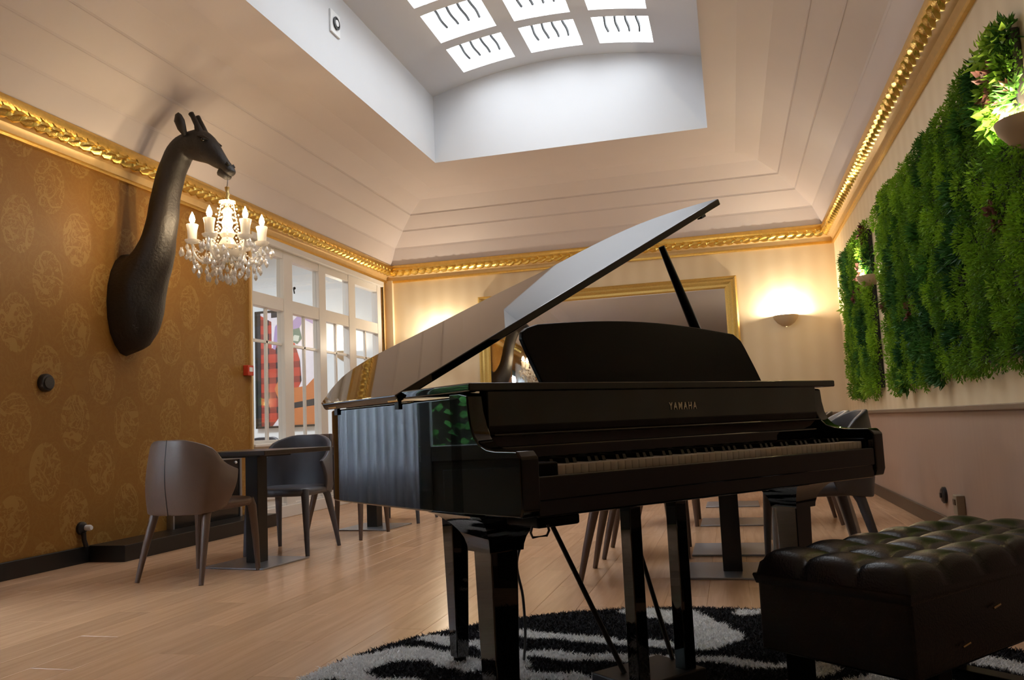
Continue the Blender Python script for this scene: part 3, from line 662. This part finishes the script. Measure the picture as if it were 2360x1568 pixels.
# skirt down to the box
per = [rings[0][i] for i in range(gu+1)] + [rings[j][gu] for j in range(1, gv+1)] + [rings[gv][i] for i in range(gu-1, -1, -1)] + [rings[j][0] for j in range(gv-1, 0, -1)]
cu_, cv_ = (bu0+bu1)/2, (bv0+bv1)/2
def off(p, d, z): return (p[0]+d*(1 if p[0] > cu_ else -1)*(abs(p[0]-cu_) > (bu1-bu0)/2-.001), p[1]+d*(1 if p[1] > cv_ else -1)*(abs(p[1]-cv_) > (bv1-bv0)/2-.001), z)
k.loft([per, [off(p, .0015, bzt-.058) for p in per], [off(p, -.004, bzt-.078) for p in per]], cap=False)
k.build('cushion', M['leather'], be, smooth=1.2)
bt = MB(); bt.sphere((0, 0, 0), .011, 8, 4, (1, 1, .5)); btm = bt.mesh('button', smooth=1); btm.materials.append(M['leather'])
for i in range(1, nu):
    for j in range(1, nv): put('button', btm, None, be, loc=(lerp(bu0, bu1, i/nu), lerp(bv0, bv1, j/nv), bzt-.016))
k = MB(); k.box(bu0+.006, bu1-.006, bv0+.006, bv1-.006, bzb, bzt-.07); k.build('box', M['leather'], be, bevel=.008)
for v in (bv0+.03, bv1-.03):
    for u in (bu0+.12, bu1-.12):
        k = MB(); k.box(u-.03, u+.03, v-.022, v+.022, .03, bzb+.004); l_ = k.build('leg', M['piano_satin'], be, bevel=.004)
for u in (bu0+.12, bu1-.12):
    k = MB(); k.box(u-.032, u+.032, bv0-.01, bv1+.01, .02, .06); k.build('foot_rail', M['piano_satin'], be, bevel=.006)
for u, z in ((.95, .36), (.80, .30)):
    k = MB(); k.tube([(u-.016, bv0-.002, z), (u+.016, bv0-.002, z+.004)], .0028, 6); k.build('lid_catch', M['brass'], be)

# ------------------------------------------------------------------ dining chairs
def make_chair(mat):
    t = empty('dining_chair')
    k = MB()
    lay = [(.205, .21, .405), (.235, .24, .412), (.248, .252, .43), (.248, .252, .447), (.236, .24, .461), (.20, .205, .467), (.1, .1, .470)]
    def se(a, b, z, n=28):
        out = []
        for q in range(n):
            th = 2*PI*q/n; c, s = math.cos(th), math.sin(th); out.append((a*math.copysign(abs(c)**.45, c), .02+b*.92*math.copysign(abs(s)**.45, s), z))
        return out
    k.loft([se(*l) for l in lay]); k.build('seat', mat, t, smooth=.9)
    # wrap-around back shell
    hp = [(.264, .035, .645), (.261, -.02, .664), (.256, -.085, .698), (.240, -.165, .780), (.125, -.258, .830)]
    topc = smooth_curve(hp+[(0, -.278, .834)]+[(-x, y, z) for x, y, z in reversed(hp)], 3)
    hb_ = [(.246, -.055, .425), (.248, -.09, .415), (.244, -.13, .405), (.205, -.222, .395), (.10, -.262, .39)]
    botc = smooth_curve(hb_+[(0, -.268, .39)]+[(-x, y, z) for x, y, z in reversed(hb_)], 3)
    rings = []
    for q in range(9):
        f = q/8; row = []
        for a, b in zip(botc, topc):
            p = b*f + a*(1-f); o_ = Vector((p.x, p.y+.02, 0)); o_ = o_.normalized() if o_.length else o_
            p = p + o_*(.022*math.sin(PI*f)); row.append(p)
        rings.append(row)
    k = MB(); k.loft(rings, cap=False, closed=False); b_ = k.build('backrest', mat, t, smooth=1.2)
    sm = b_.modifiers.new('s', 'SOLIDIFY'); sm.thickness = .03; sm.offset = -1
    bv = b_.modifiers.new('b', 'BEVEL'); bv.width = .011; bv.segments = 2; bv.limit_method = 'ANGLE'; bv.angle_limit = 1.0
    bpy.context.view_layer.update(); apply_mods(b_)
    for p in b_.data.polygons: p.use_smooth = True
    b_.data.set_sharp_from_angle(angle=1.2)
    k = MB(); k.tube([(rings[q][15].x, rings[q][15].y-.0005, rings[q][15].z) for q in range(9)], .0022, 5); k.build('seam', M['dark'], b_)
    for sx in (-1, 1):
        k = MB(); k.tube([(sx*.205, .195, .445), (sx*.215, .212, .40), (sx*.228, .226, .2), (sx*.238, .235, .001)], [.030, .027, .021, .015], 10); k.build('leg', mat, t, smooth=1)
        k = MB(); k.tube([(sx*.19, -.15, .44), (sx*.20, -.175, .38), (sx*.225, -.225, .18), (sx*.242, -.265, .001)], [.030, .026, .02, .014], 10); k.build('leg', mat, t, smooth=1)
    return t
ch_t = make_chair(M['taupe']); ch_cool = make_chair(M['taupe_cool']); ch_lit = make_chair(M['taupe_lit'])
G = 'upholstered dining chairs'
chairs = [
    (ch_t, (-3.20, 4.54), -.13, 'taupe leather chair with its seamed back to us, nearest on the left'),
    (ch_cool, (-3.13, 5.51), PI+.03, 'taupe chair tinted slate for cool light, facing us across the table by the white partition'),
    (ch_t, (-3.08, 6.33), -.04, 'chair whose legs show below the tail of the piano, nearer the left table plate'),
    (ch_cool, (-3.02, 7.33), PI+.02, 'chair beyond the second left table, legs seen below the piano tail'),
    (ch_t, (-.55, 4.57), -PI/2, 'tan legged chair seen under the keyboard left of the first right hand table'),
    (ch_t, (-.55, 5.36), -PI/2+.03, 'second chair behind it along the left side of the right hand tables'),
    (ch_t, (-.55, 6.88), -PI/2, 'farther chair on the left side of the right hand tables'),
    (ch_cool, (.40, 4.70), PI/2+.12, 'taupe chair tinted slate for cool light, with splayed legs just behind the right arm of the piano'),
    (ch_lit, (.44, 5.66), PI/2, 'taupe chair coloured pale as if lit, whose back peeks over the right arm of the piano'),
    (ch_cool, (-5.12, 8.2), PI, 'chair in the next room, its back just above the partition sill'),
    (ch_t, (.47, 6.85), PI/2, 'chair on the far right side of the right hand tables'),
]
used = set()
for proto, (x, y), rz, lab in chairs:
    if id(proto) not in used: used.add(id(proto)); o = proto; o.location = (x, y, 0); o.rotation_euler = (0, 0, rz)
    else: o = copy_tree(proto, (x, y, 0), rz)
    tag(o, lab, 'chair', G)

# ------------------------------------------------------------------ pedestal tables
tb = empty('pedestal_table')
k = MB(); k.box(-.35, .35, -.35, .35, .715, .745); k.build('table_top', M['wenge'], tb, bevel=.004)
k = MB(); k.box(-.05, .05, -.05, .05, .010, .716); k.build('column', M['black_base'], tb, bevel=.004)
k = MB(); k.box(-.24, .24, -.24, .24, .0, .011); k.build('base_plate', M['steel'], tb, bevel=.003)
k = MB(); k.box(-.16, .16, -.16, .16, .700, .716); k.build('top_bracket', M['black_base'], tb)
for i, (x, y, rz, lab) in enumerate([(-3.10, 5.0, -.13, 'dark square pedestal table between the two left hand chairs'), (-3.09, 6.86, -.1, 'dark pedestal table behind the tail of the piano'),
                                     (-.05, 4.70, 0, 'nearest right hand pedestal table, its column seen between the piano legs'), (-.05, 5.45, 0, 'pedestal table pushed up behind the nearest right hand one'),
                                     (-.05, 6.86, 0, 'third pedestal table of the right hand row'), (-.05, 8.24, 0, 'farthest pedestal table of the right hand row')]):
    o = tb if i == 0 else copy_tree(tb)
    o.location = (x, y, 0); o.rotation_euler = (0, 0, rz); tag(o, lab, 'table', 'pedestal tables')

# ------------------------------------------------------------------ giraffe bust on the left wall
gi = empty('giraffe_bust', (0, 5.45, 0), 0, 'dark bronze giraffe head and neck mounted on the damask wall', 'sculpture')
rg = [((-4.5, 2.30), (-4.5, 1.50), .215), ((-4.48, 2.30), (-4.33, 1.56), .21), ((-4.46, 2.28), (-4.24, 1.72), .205), ((-4.44, 2.28), (-4.205, 1.90), .19), ((-4.42, 2.29), (-4.16, 2.06), .168), ((-4.385, 2.33), (-4.105, 2.22), .148), ((-4.33, 2.42), (-4.075, 2.39), .130),
      ((-4.285, 2.57), (-4.05, 2.55), .115), ((-4.245, 2.75), (-4.03, 2.72), .105), ((-4.20, 2.92), (-3.99, 2.86), .1), ((-4.13, 3.08), (-3.95, 2.95), .1), ((-4.05, 3.165), (-3.93, 2.995), .1), ((-3.955, 3.205), (-3.9, 2.99), .1), ((-3.87, 3.222), (-3.83, 2.962), .104),
      ((-3.785, 3.205), (-3.77, 2.938), .10), ((-3.715, 3.15), (-3.73, 2.918), .083), ((-3.65, 3.05), (-3.69, 2.897), .064), ((-3.60, 2.965), (-3.648, 2.870), .056), ((-3.555, 2.90), (-3.61, 2.838), .052), ((-3.535, 2.862), (-3.575, 2.818), .036), ((-3.535, 2.845), (-3.56, 2.82), .012)]
fine = []
A_ = smooth_curve([(a[0], 0, a[1]) for a, b, w_ in rg], 3); B_ = smooth_curve([(b[0], 0, b[1]) for a, b, w_ in rg], 3); W_ = smooth_curve([(w_, 0, 0) for a, b, w_ in rg], 3)
for a, b, w_ in zip(A_, B_, W_):
    c = (a+b)/2; h2 = (a-b)/2; ring = []
    for q in range(20):
        th = 2*PI*q/20; p = c + h2*math.cos(th) + Vector((0, w_.x, 0))*math.sin(th)
        nz = noise.noise(Vector((p.x*9, p.y*9, p.z*9)))*.006; p = p + (p-c).normalized()*nz; p.x = max(p.x, -4.4985); ring.append(p)
    fine.append(ring)
k = MB(); k.loft(fine); k.build('body', M['resin'], gi, smooth=1.4)
for sy in (-1, 1):
    k = MB(); k.tube([(-3.905, sy*.085, 3.16), (-3.912, sy*.115, 3.205), (-3.92, sy*.135, 3.26), (-3.925, sy*.14, 3.305), (-3.925, sy*.14, 3.325)], [.018, .034, .040, .024, .004], 10); k.build('ear', M['resin'], gi, smooth=1.2)
    k = MB(); k.tube([(-3.815, sy*.035, 3.18), (-3.835, sy*.038, 3.25), (-3.87, sy*.04, 3.32), (-3.885, sy*.04, 3.345), (-3.888, sy*.04, 3.352)], [.036, .022, .019, .022, .010], 10); k.build('horn', M['resin'], gi, smooth=1.2)
    k = MB(); k.sphere((-3.745, sy*.088, 3.105), .020, 10, 6); k.build('eye', M['piano'], gi, smooth=1.5)
    k = MB(); k.tube([(-3.79, sy*.092, 3.14), (-3.745, sy*.098, 3.128), (-3.70, sy*.08, 3.10)], [.008, .014, .006], 8); k.build('brow', M['resin'], gi, smooth=1.2)
    k = MB(); k.tube([(-3.575, sy*.036, 2.915), (-3.56, sy*.040, 2.895)], [.012, .008], 8); k.build('nostril', M['black_base'], gi, smooth=1.2)
k = MB(); k.tube([(-3.65, 0, 2.868), (-3.60, 0, 2.828), (-3.575, 0, 2.806)], [.042, .036, .018], 10); k.build('lower_lip', M['resin'], gi, smooth=1.2)

# ------------------------------------------------------------------ chandelier hanging from its mouth
CH = Vector((-3.60, 5.45, 0)); ZT = 2.815
cn = empty('crystal_chandelier', (CH.x, CH.y, 0), 0, 'lit crystal candle chandelier hanging from the giraffe mouth', 'chandelier')
k = MB(); k.tube([(0, .0, ZT), (.006, 0, ZT-.03), (0, 0, ZT-.075)], .004, 6)
k.tube([(.012*math.cos(q*PI/6), 0, ZT+.006+.012*math.sin(q*PI/6)) for q in range(13)], .0035, 6); k.build('hook', M['chrome'], cn, smooth=1)
k = MB(); k.lathe([(.003, 2.745), (.018, 2.735), (.012, 2.70), (.022, 2.68), (.014, 2.65), (.028, 2.63), (.028, 2.60), (.012, 2.585), (.01, 2.45), (.022, 2.43), (.034, 2.40), (.020, 2.36), (.014, 2.30), (.05, 2.27), (.07, 2.24), (.05, 2.205), (.02, 2.19), (.016, 2.14), (.03, 2.12), (.012, 2.09), (.002, 2.07)], 16); k.build('stem', M['brass'], cn, smooth=1)
k = MB(); k.lathe([(.02, 2.60), (.055, 2.612), (.062, 2.625), (.055, 2.618), (.02, 2.61)], 16); k.build('crown', M['crystal'], cn, smooth=1)
k = MB(); k.lathe([(.012, 2.59), (.036, 2.56), (.030, 2.50), (.046, 2.46), (.034, 2.42), (.058, 2.37), (.040, 2.34), (.075, 2.28), (.05, 2.24), (.02, 2.23)], 12); k.build('crystal_column', M['crystal'], cn, smooth=.5)
k = MB(); k.lathe([(.02, 2.185), (.10, 2.20), (.125, 2.235), (.118, 2.235), (.09, 2.208), (.02, 2.195)], 20); k.build('bowl', M['crystal'], cn, smooth=1)
bead = MB(); bead.sphere((0, 0, 0), 1, 6, 4)
def beads(pts, r):
    b = MB()
    for p in pts: b.add([(p[0]+v[0]*r, p[1]+v[1]*r, p[2]+v[2]*r) for v in bead.v], bead.f)
    return b
dr = MB(); dr.lathe([(.001, 0), (.006, -.006), (.004, -.012), (.014, -.030), (.016, -.042), (.008, -.056), (.001, -.062)], 6); drm = dr.mesh('crystal_drop'); drm.materials.append(M['crystal'])
NA = 6; ZA = .035
for i in range(NA):
    a = 2*PI*i/NA+.585; c, s = math.cos(a), math.sin(a); P = lambda r, z: (r*c, r*s, z)
    arm = MB(); arm.tube(smooth_curve([P(.03, 2.24), P(.10, 2.16), P(.175, 2.15), P(.235, 2.21), P(.25, 2.255+ZA)], 4), .009, 8); ao = arm.build('arm', M['crystal'], cn, smooth=1)
    k = MB(); k.lathe([(.01, 2.25), (.045, 2.262), (.055, 2.282), (.05, 2.282), (.02, 2.268), (.002, 2.268)], 12, (P(.25, 0)[0], P(.25, 0)[1], ZA)); k.build('drip_pan', M['crystal'], ao, smooth=1)
    k = MB(); k.lathe([(.030, 2.27), (.036, 2.36), (.044, 2.40), (.040, 2.402), (.030, 2.36), (.024, 2.275)], 12, (P(.25, 0)[0], P(.25, 0)[1], ZA)); k.build('glass_sleeve', M['crystal'], ao, smooth=1)
    k = MB(); k.lathe([(.012, 2.268), (.012, 2.405), (.002, 2.406)], 10, (P(.25, 0)[0], P(.25, 0)[1], ZA)); k.build('candle', M['candle'], ao, smooth=1)
    k = MB(); k.lathe([(.006, 2.404), (.018, 2.425), (.021, 2.442), (.014, 2.468), (.004, 2.49), (.001, 2.498)], 10, (P(.25, 0)[0], P(.25, 0)[1], ZA)); k.build('candle_bulb', M['flame'], ao, smooth=1)
    # strings from crown to arm, swags between arms
    st_ = [(lerp(.055, .24, t)*c, lerp(.055, .24, t)*s, lerp(2.615, 2.315, t)-.13*math.sin(PI*t)) for t in [q/15 for q in range(16)]]
    beads(st_, .0085).build('bead_string', M['crystal'], cn, smooth=2)['kind'] = 'stuff'
    a2 = a+2*PI/NA
    sw = [(lerp(.25*c, .25*math.cos(a2), t), lerp(.25*s, .25*math.sin(a2), t), 2.29-.085*math.sin(PI*t)) for t in [q/11 for q in range(12)]]
    beads(sw, .008).build('bead_swag', M['crystal'], cn, smooth=2)['kind'] = 'stuff'
    st2 = [(lerp(.05, .12, t)*math.cos(a+.5), lerp(.05, .12, t)*math.sin(a+.5), lerp(2.61, 2.24, t)) for t in [q/14 for q in range(15)]]
    beads(st2, .0075).build('bead_string', M['crystal'], cn, smooth=2)['kind'] = 'stuff'
    for r, z, da in ((.33, 2.262, 0), (.32, 2.258, .09), (.32, 2.258, -.09), (.275, 2.185, PI/NA), (.24, 2.135, .12), (.19, 2.13, -.06), (.15, 2.13, .3), (.10, 2.11, 0), (.12, 2.19, .5), (.055, 2.06, .2), (.30, 2.20, .3), (.21, 2.09, .25), (.27, 2.24, .2), (.27, 2.24, -.2), (.16, 2.20, .1), (.09, 2.18, .8), (.285, 2.30, .05), (.25, 2.16, .42), (.17, 2.10, .5), (.13, 2.07, .15), (.23, 2.17, -.15), (.30, 2.235, .42), (.08, 2.27, .3)):
        x, y = r*math.cos(a+da), r*math.sin(a+da)
        o = put('crystal_drop', drm, None, cn, loc=(x, y, z)); o.scale = (1, 1, random.uniform(.8, 1.25))
put('crystal_drop', drm, None, cn, loc=(0, 0, 2.07)).scale = (1.5, 1.5, 1.4)

# ------------------------------------------------------------------ sconces
def make_sconce():
    t = empty('wall_sconce')
    k = MB(); k.lathe([(.012, -.115), (.05, -.105), (.10, -.07), (.138, -.02), (.150, .02), (.143, .02), (.13, -.02), (.09, -.065), (.04, -.095), (.012, -.10)], 18, (0, 0, 0), PI, 2*PI); k.build('bowl', M['sconce'], t, smooth=.8)
    k = MB(); k.box(-.05, .05, -.012, 0, -.09, .0); k.build('back_plate', M['sconce'], t)
    k = MB(); k.sphere((0, -.085, -.03), .022, 8, 6); k.build('bulb', M['lampbulb'], t, smooth=2)
    li = bpy.data.lights.new('sconce_light', 'POINT'); li.energy = SCONCE_W; li.color = (1, .87, .68); li.shadow_soft_size = .03
    lo = bpy.data.objects.new('sconce_light', li); COL.objects.link(lo); lo.parent = t; lo.location = (0, -.112, .02)
    return t
sc = make_sconce()
for i, (loc, rz, lab) in enumerate([((.72, YB, 2.01), 0, 'lit plaster half bowl sconce right of the gold mirror'), ((-3.70, YB, 2.01), 0, 'lit sconce left of the gold mirror, half hidden by the piano lid'),
                                    ((XR, 8.10, 2.03), PI/2*-1, 'lit sconce on the right wall between the two plant panels'), ((XR, 3.93, 2.02), -PI/2, 'lit sconce at the right edge beside the large plant panel'),
                                    ((-5.36, 11.0, 2.0), 0, 'lit sconce in the next room seen through the partition')]):
    o = sc if i == 0 else copy_tree(sc)
    if i == 4:
        for c in o.children:
            if c.type == 'LIGHT': c.data = c.data.copy(); c.data.energy = 10
    o.location = loc; o.rotation_euler = (0, 0, rz); tag(o, lab, 'wall lamp', 'plaster wall sconces')

# ------------------------------------------------------------------ gold framed mirror on the back wall
mi = empty('wall_mirror', (-1.505, YB-.07, .95), 0, 'large gold framed mirror on the back wall behind the piano', 'mirror')
mi.rotation_euler = (-.036, 0, 0)
MW, MH = 3.35, 1.62; fwd = .15
fp = [(0, 0), (0, -.03), (.02, -.045), (.045, -.03), (.07, -.04), (.10, -.025), (.13, -.03), (.15, -.012), (.15, 0)]
def mfr(pa_, pb_, inward):
    k = MB(); rings = []
    for end, p in ((0, pa_), (1, pb_)):
        rings.append([(p[0]+inward[end][0]*d, y, p[1]+inward[end][1]*d) for d, y in fp])
    k.loft(rings); return k
cs = [(-MW/2, 0), (MW/2, 0), (MW/2, MH), (-MW/2, MH)]; inn = [(1, 1), (-1, 1), (-1, -1), (1, -1)]
for i in range(4): mfr(cs[i], cs[(i+1) % 4], (inn[i], inn[(i+1) % 4])).build('frame_side', M['frame_gold'], mi, smooth=.5)
k = MB(); k.box(-MW/2+.12, MW/2-.12, -.012, -.006, .12, MH-.12); k.build('mirror_glass', M['mirror'], mi)

# ------------------------------------------------------------------ living wall panels
def leaf_quad(b, p, q, L, W_, bend=.25):
    pts = [(-.06*W_, 0, 0), (W_, L*.45, bend*L*.3), (0, L, -bend*L*.25), (-W_, L*.45, bend*L*.3)]
    b.add([p+q @ Vector(v) for v in pts], [(0, 1, 2), (0, 2, 3)])
def clump(seed, kind):
    r = random.Random(seed); b = MB()
    n_ = {'moss': 420, 'fern': 170, 'broad': 34}[kind]
    for _ in range(n_):
        a = r.uniform(0, 2*PI); el = math.acos(r.uniform(.0, 1)); rr = {'moss': .105, 'fern': .075, 'broad': .06}[kind]*r.uniform(.55, 1.0)
        d_ = Vector((math.sin(el)*math.cos(a), math.sin(el)*math.sin(a), math.cos(el)))
        p = Vector((d_.x*rr*1.05, d_.y*rr*1.05, d_.z*rr*.55+.005))
        q = d_.to_track_quat('Y', 'Z').to_matrix() @ Matrix.Rotation(r.uniform(0, 6.28), 3, 'Y') @ Matrix.Rotation(r.uniform(-.9, .9), 3, 'X')
        if kind == 'moss': leaf_quad(b, p, q, r.uniform(.014, .026), r.uniform(.003, .006))
        elif kind == 'fern': leaf_quad(b, p, q, r.uniform(.035, .07), r.uniform(.003, .005), .5)
        else: leaf_quad(b, p, q, r.uniform(.03, .06), r.uniform(.010, .017), .4)
    return b.mesh('plant_clump')
CL = {}
for kind, mt, cnt in (('moss', 'moss', 4), ('fern', 'fern', 3), ('broad', 'bright', 2)):
    CL[kind] = []
    for q in range(cnt): me = clump(q*11+len(kind), kind); me.materials.append(M[mt]); CL[kind].append(me)
me = clump(99, 'broad'); me.materials.append(M['red']); CL['red'] = [me]
def living_wall(y0, y1, z0, z1, label, seed):
    t = empty('living_wall', (XR, (y0+y1)/2, z0), 0, label, 'plant panel', 'living wall plant panels'); Y2 = (y1-y0)/2; H = z1-z0
    k = MB(); k.box(-.025, -.001, -Y2, Y2, 0, H); k.build('backing', M['soil'], t)
    for a, b, c, d_ in ((-Y2-.012, -Y2, 0, H), (Y2, Y2+.012, 0, H), (-Y2, Y2, -.012, 0), (-Y2, Y2, H, H+.012)):
        k = MB(); k.box(-.035, -.001, a, b, c, d_); k.build('frame_bar', M['dark'], t)
    r = random.Random(seed); ny, nz = max(2, round(2*Y2/.142)), round(H/.138)
    for i in range(ny):
        for j in range(nz):
            y = -Y2+.03+i*(2*Y2-.06)/(ny-1)+r.uniform(-.03, .03); z = .02+j*(H-.04)/(nz-1)+r.uniform(-.03, .03)
            f = noise.noise(Vector((y*2.2, z*1.1, seed))); kind = 'moss' if f > -.12 or r.random() < .45 else 'fern'
            near = y < -Y2+.34 and z > H*.66
            ks = [kind]
            if near: ks.append('broad' if r.random() < .75 else 'red')
            elif r.random() < .04: ks.append('red' if r.random() < .4 else 'broad')
            for kind in ks:
              o = put('plant_clump', r.choice(CL[kind]), None, t)
              s = r.uniform(.85, 1.25)
              o.location = (-.02 if kind in ('moss', 'fern') else -.055, y, z); o.rotation_euler = (0, -PI/2, 0); o.rotation_euler = (Matrix.Rotation(-PI/2, 3, 'Y') @ Matrix.Rotation(r.uniform(0, 6.28), 3, 'Z') @ Matrix.Rotation(r.uniform(-.25, .25), 3, 'X')).to_euler()
              o.scale = (s, s, s*(1.0+.5*max(0, noise.noise(Vector((y*3, z*3, seed+4))))))
    return t
living_wall(3.98, 7.42, 1.06, 2.47, 'large green living wall panel of moss and ferns on the right wall', 1)
living_wall(8.02, 9.70, 1.04, 2.46, 'narrow looking farther living wall panel near the back corner', 2)

# ------------------------------------------------------------------ fireplace, hearth and fittings on the left wall
fi = empty('wall_fireplace', (XL, 6.45, 0), 0, 'black glass fronted fireplace with slim metal frame behind the left table', 'fireplace')
k = MB(); k.box(0, .05, -.5, .44, .115, .64); k.build('firebox', M['firebox'], fi, bevel=.003)
for a, b, c, d_ in ((-.52, -.5, .115, .67), (.44, .47, .115, .67), (-.5, .44, .64, .67)):
    k = MB(); k.box(0, .06, a, b, c, d_); k.build('frame_bar', M['steel'], fi)
k = MB(); k.sphere((.055, .38, .61), .014, 8, 6); k.build('indicator', M['whitep'], fi, smooth=2)
k = MB(); k.box(XL+.02, XL+.32, 5.06, 7.1, 0, .115); o = k.build('hearth_slab', M['black_base'], bevel=.004); tag(o, 'low black hearth slab on the floor along the damask wall', 'hearth')
so = empty('wall_socket', (XL, 5.0, .245), 0, 'black oval socket with a white plug just above the black baseboard', 'socket')
k = MB(); k.lathe([(.045, 0), (.045, .02), (.03, .028), (.002, .028)], 16); me = k.mesh('x', smooth=.6)
me.transform(Matrix.Rotation(PI/2, 4, 'Y')); put('plate', me, M['socket'], so)
k = MB(); k.lathe([(.020, .02), (.022, .06), (.015, .075), (.002, .076)], 12); me = k.mesh('x', smooth=.6); me.transform(Matrix.Translation((0, .02, .0)) @ Matrix.Rotation(PI/2, 4, 'Y')); put('plug', me, M['whitep'], so)
k = MB(); k.tube([(.03, -.005, -.03), (.035, -.005, -.08), (.03, .02, -.128)], .016, 8); k.build('cable', M['socket'], so, smooth=1)
th = empty('round_thermostat', (XL, 4.66, 1.26), 0, 'round black wall control on the damask wall left of the giraffe', 'control')
k = MB(); k.lathe([(.062, 0), (.062, .022), (.054, .034), (.030, .040), (.002, .041)], 20); me = k.mesh('x', smooth=.6); me.transform(Matrix.Rotation(PI/2, 4, 'Y')); put('body', me, M['socket'], th)
k = MB(); k.lathe([(.044, .034), (.040, .044), (.002, .045)], 20); me = k.mesh('x', smooth=.6); me.transform(Matrix.Rotation(PI/2, 4, 'Y')); put('dial', me, M['dark'], th)
fa = empty('fire_call_point', (XL, 7.10, 1.475), 0, 'red fire alarm box on the edge of the damask wall', 'alarm')
k = MB(); k.box(0, .055, -.05, .05, -.05, .05); k.build('box', M['alarm'], fa, bevel=.006)
k = MB(); k.box(.055, .058, -.028, .028, -.012, .03); k.build('panel', M['whitep'], fa)
sp_ = empty('shaft_speaker', (SX0, 6.10, 4.25), 0, 'white square sensor with dark ring on the skylight shaft', 'sensor')
k = MB(); k.box(0, .018, -.085, .085, -.10, .10); k.build('plate', M['whitep'], sp_, bevel=.006)
k = MB(); k.lathe([(.052, .018), (.056, .030), (.040, .034), (.036, .022)], 20); me = k.mesh('x', smooth=.6); me.transform(Matrix.Rotation(PI/2, 4, 'Y')); put('ring', me, M['dark'], sp_)
k = MB(); k.lathe([(.034, .018), (.028, .034), (.002, .037)], 16); me = k.mesh('x', smooth=.6); me.transform(Matrix.Rotation(PI/2, 4, 'Y')); put('lens', me, M['whitep'], sp_)
s2 = empty('right_wall_socket', (XR, 6.16, .245), 0, 'dark oval socket low on the right wall', 'socket'); s2.name = 'oval_socket'
k = MB(); k.lathe([(.055, 0), (.055, -.018), (.04, -.028), (.002, -.028)], 16); me = k.mesh('x', smooth=.6); me.transform(Matrix.Rotation(PI/2, 4, 'Y')); put('plate', me, M['socket'], s2)
k = MB(); k.cbox((-.03, 0, 0), (.012, .03, .03)); k.build('insert', M['dark'], s2)
s3 = empty('box_socket', (XR, 5.72, .225), 0, 'square tan socket box low on the right wall beside the oval one', 'socket')
k = MB(); k.box(-.05, 0, -.045, .045, -.06, .06); k.build('box', M['copper'], s3, bevel=.006)
k = MB(); k.box(-.056, -.05, -.025, .025, .0, .035); k.build('switch', M['brown_base'], s3, bevel=.002)
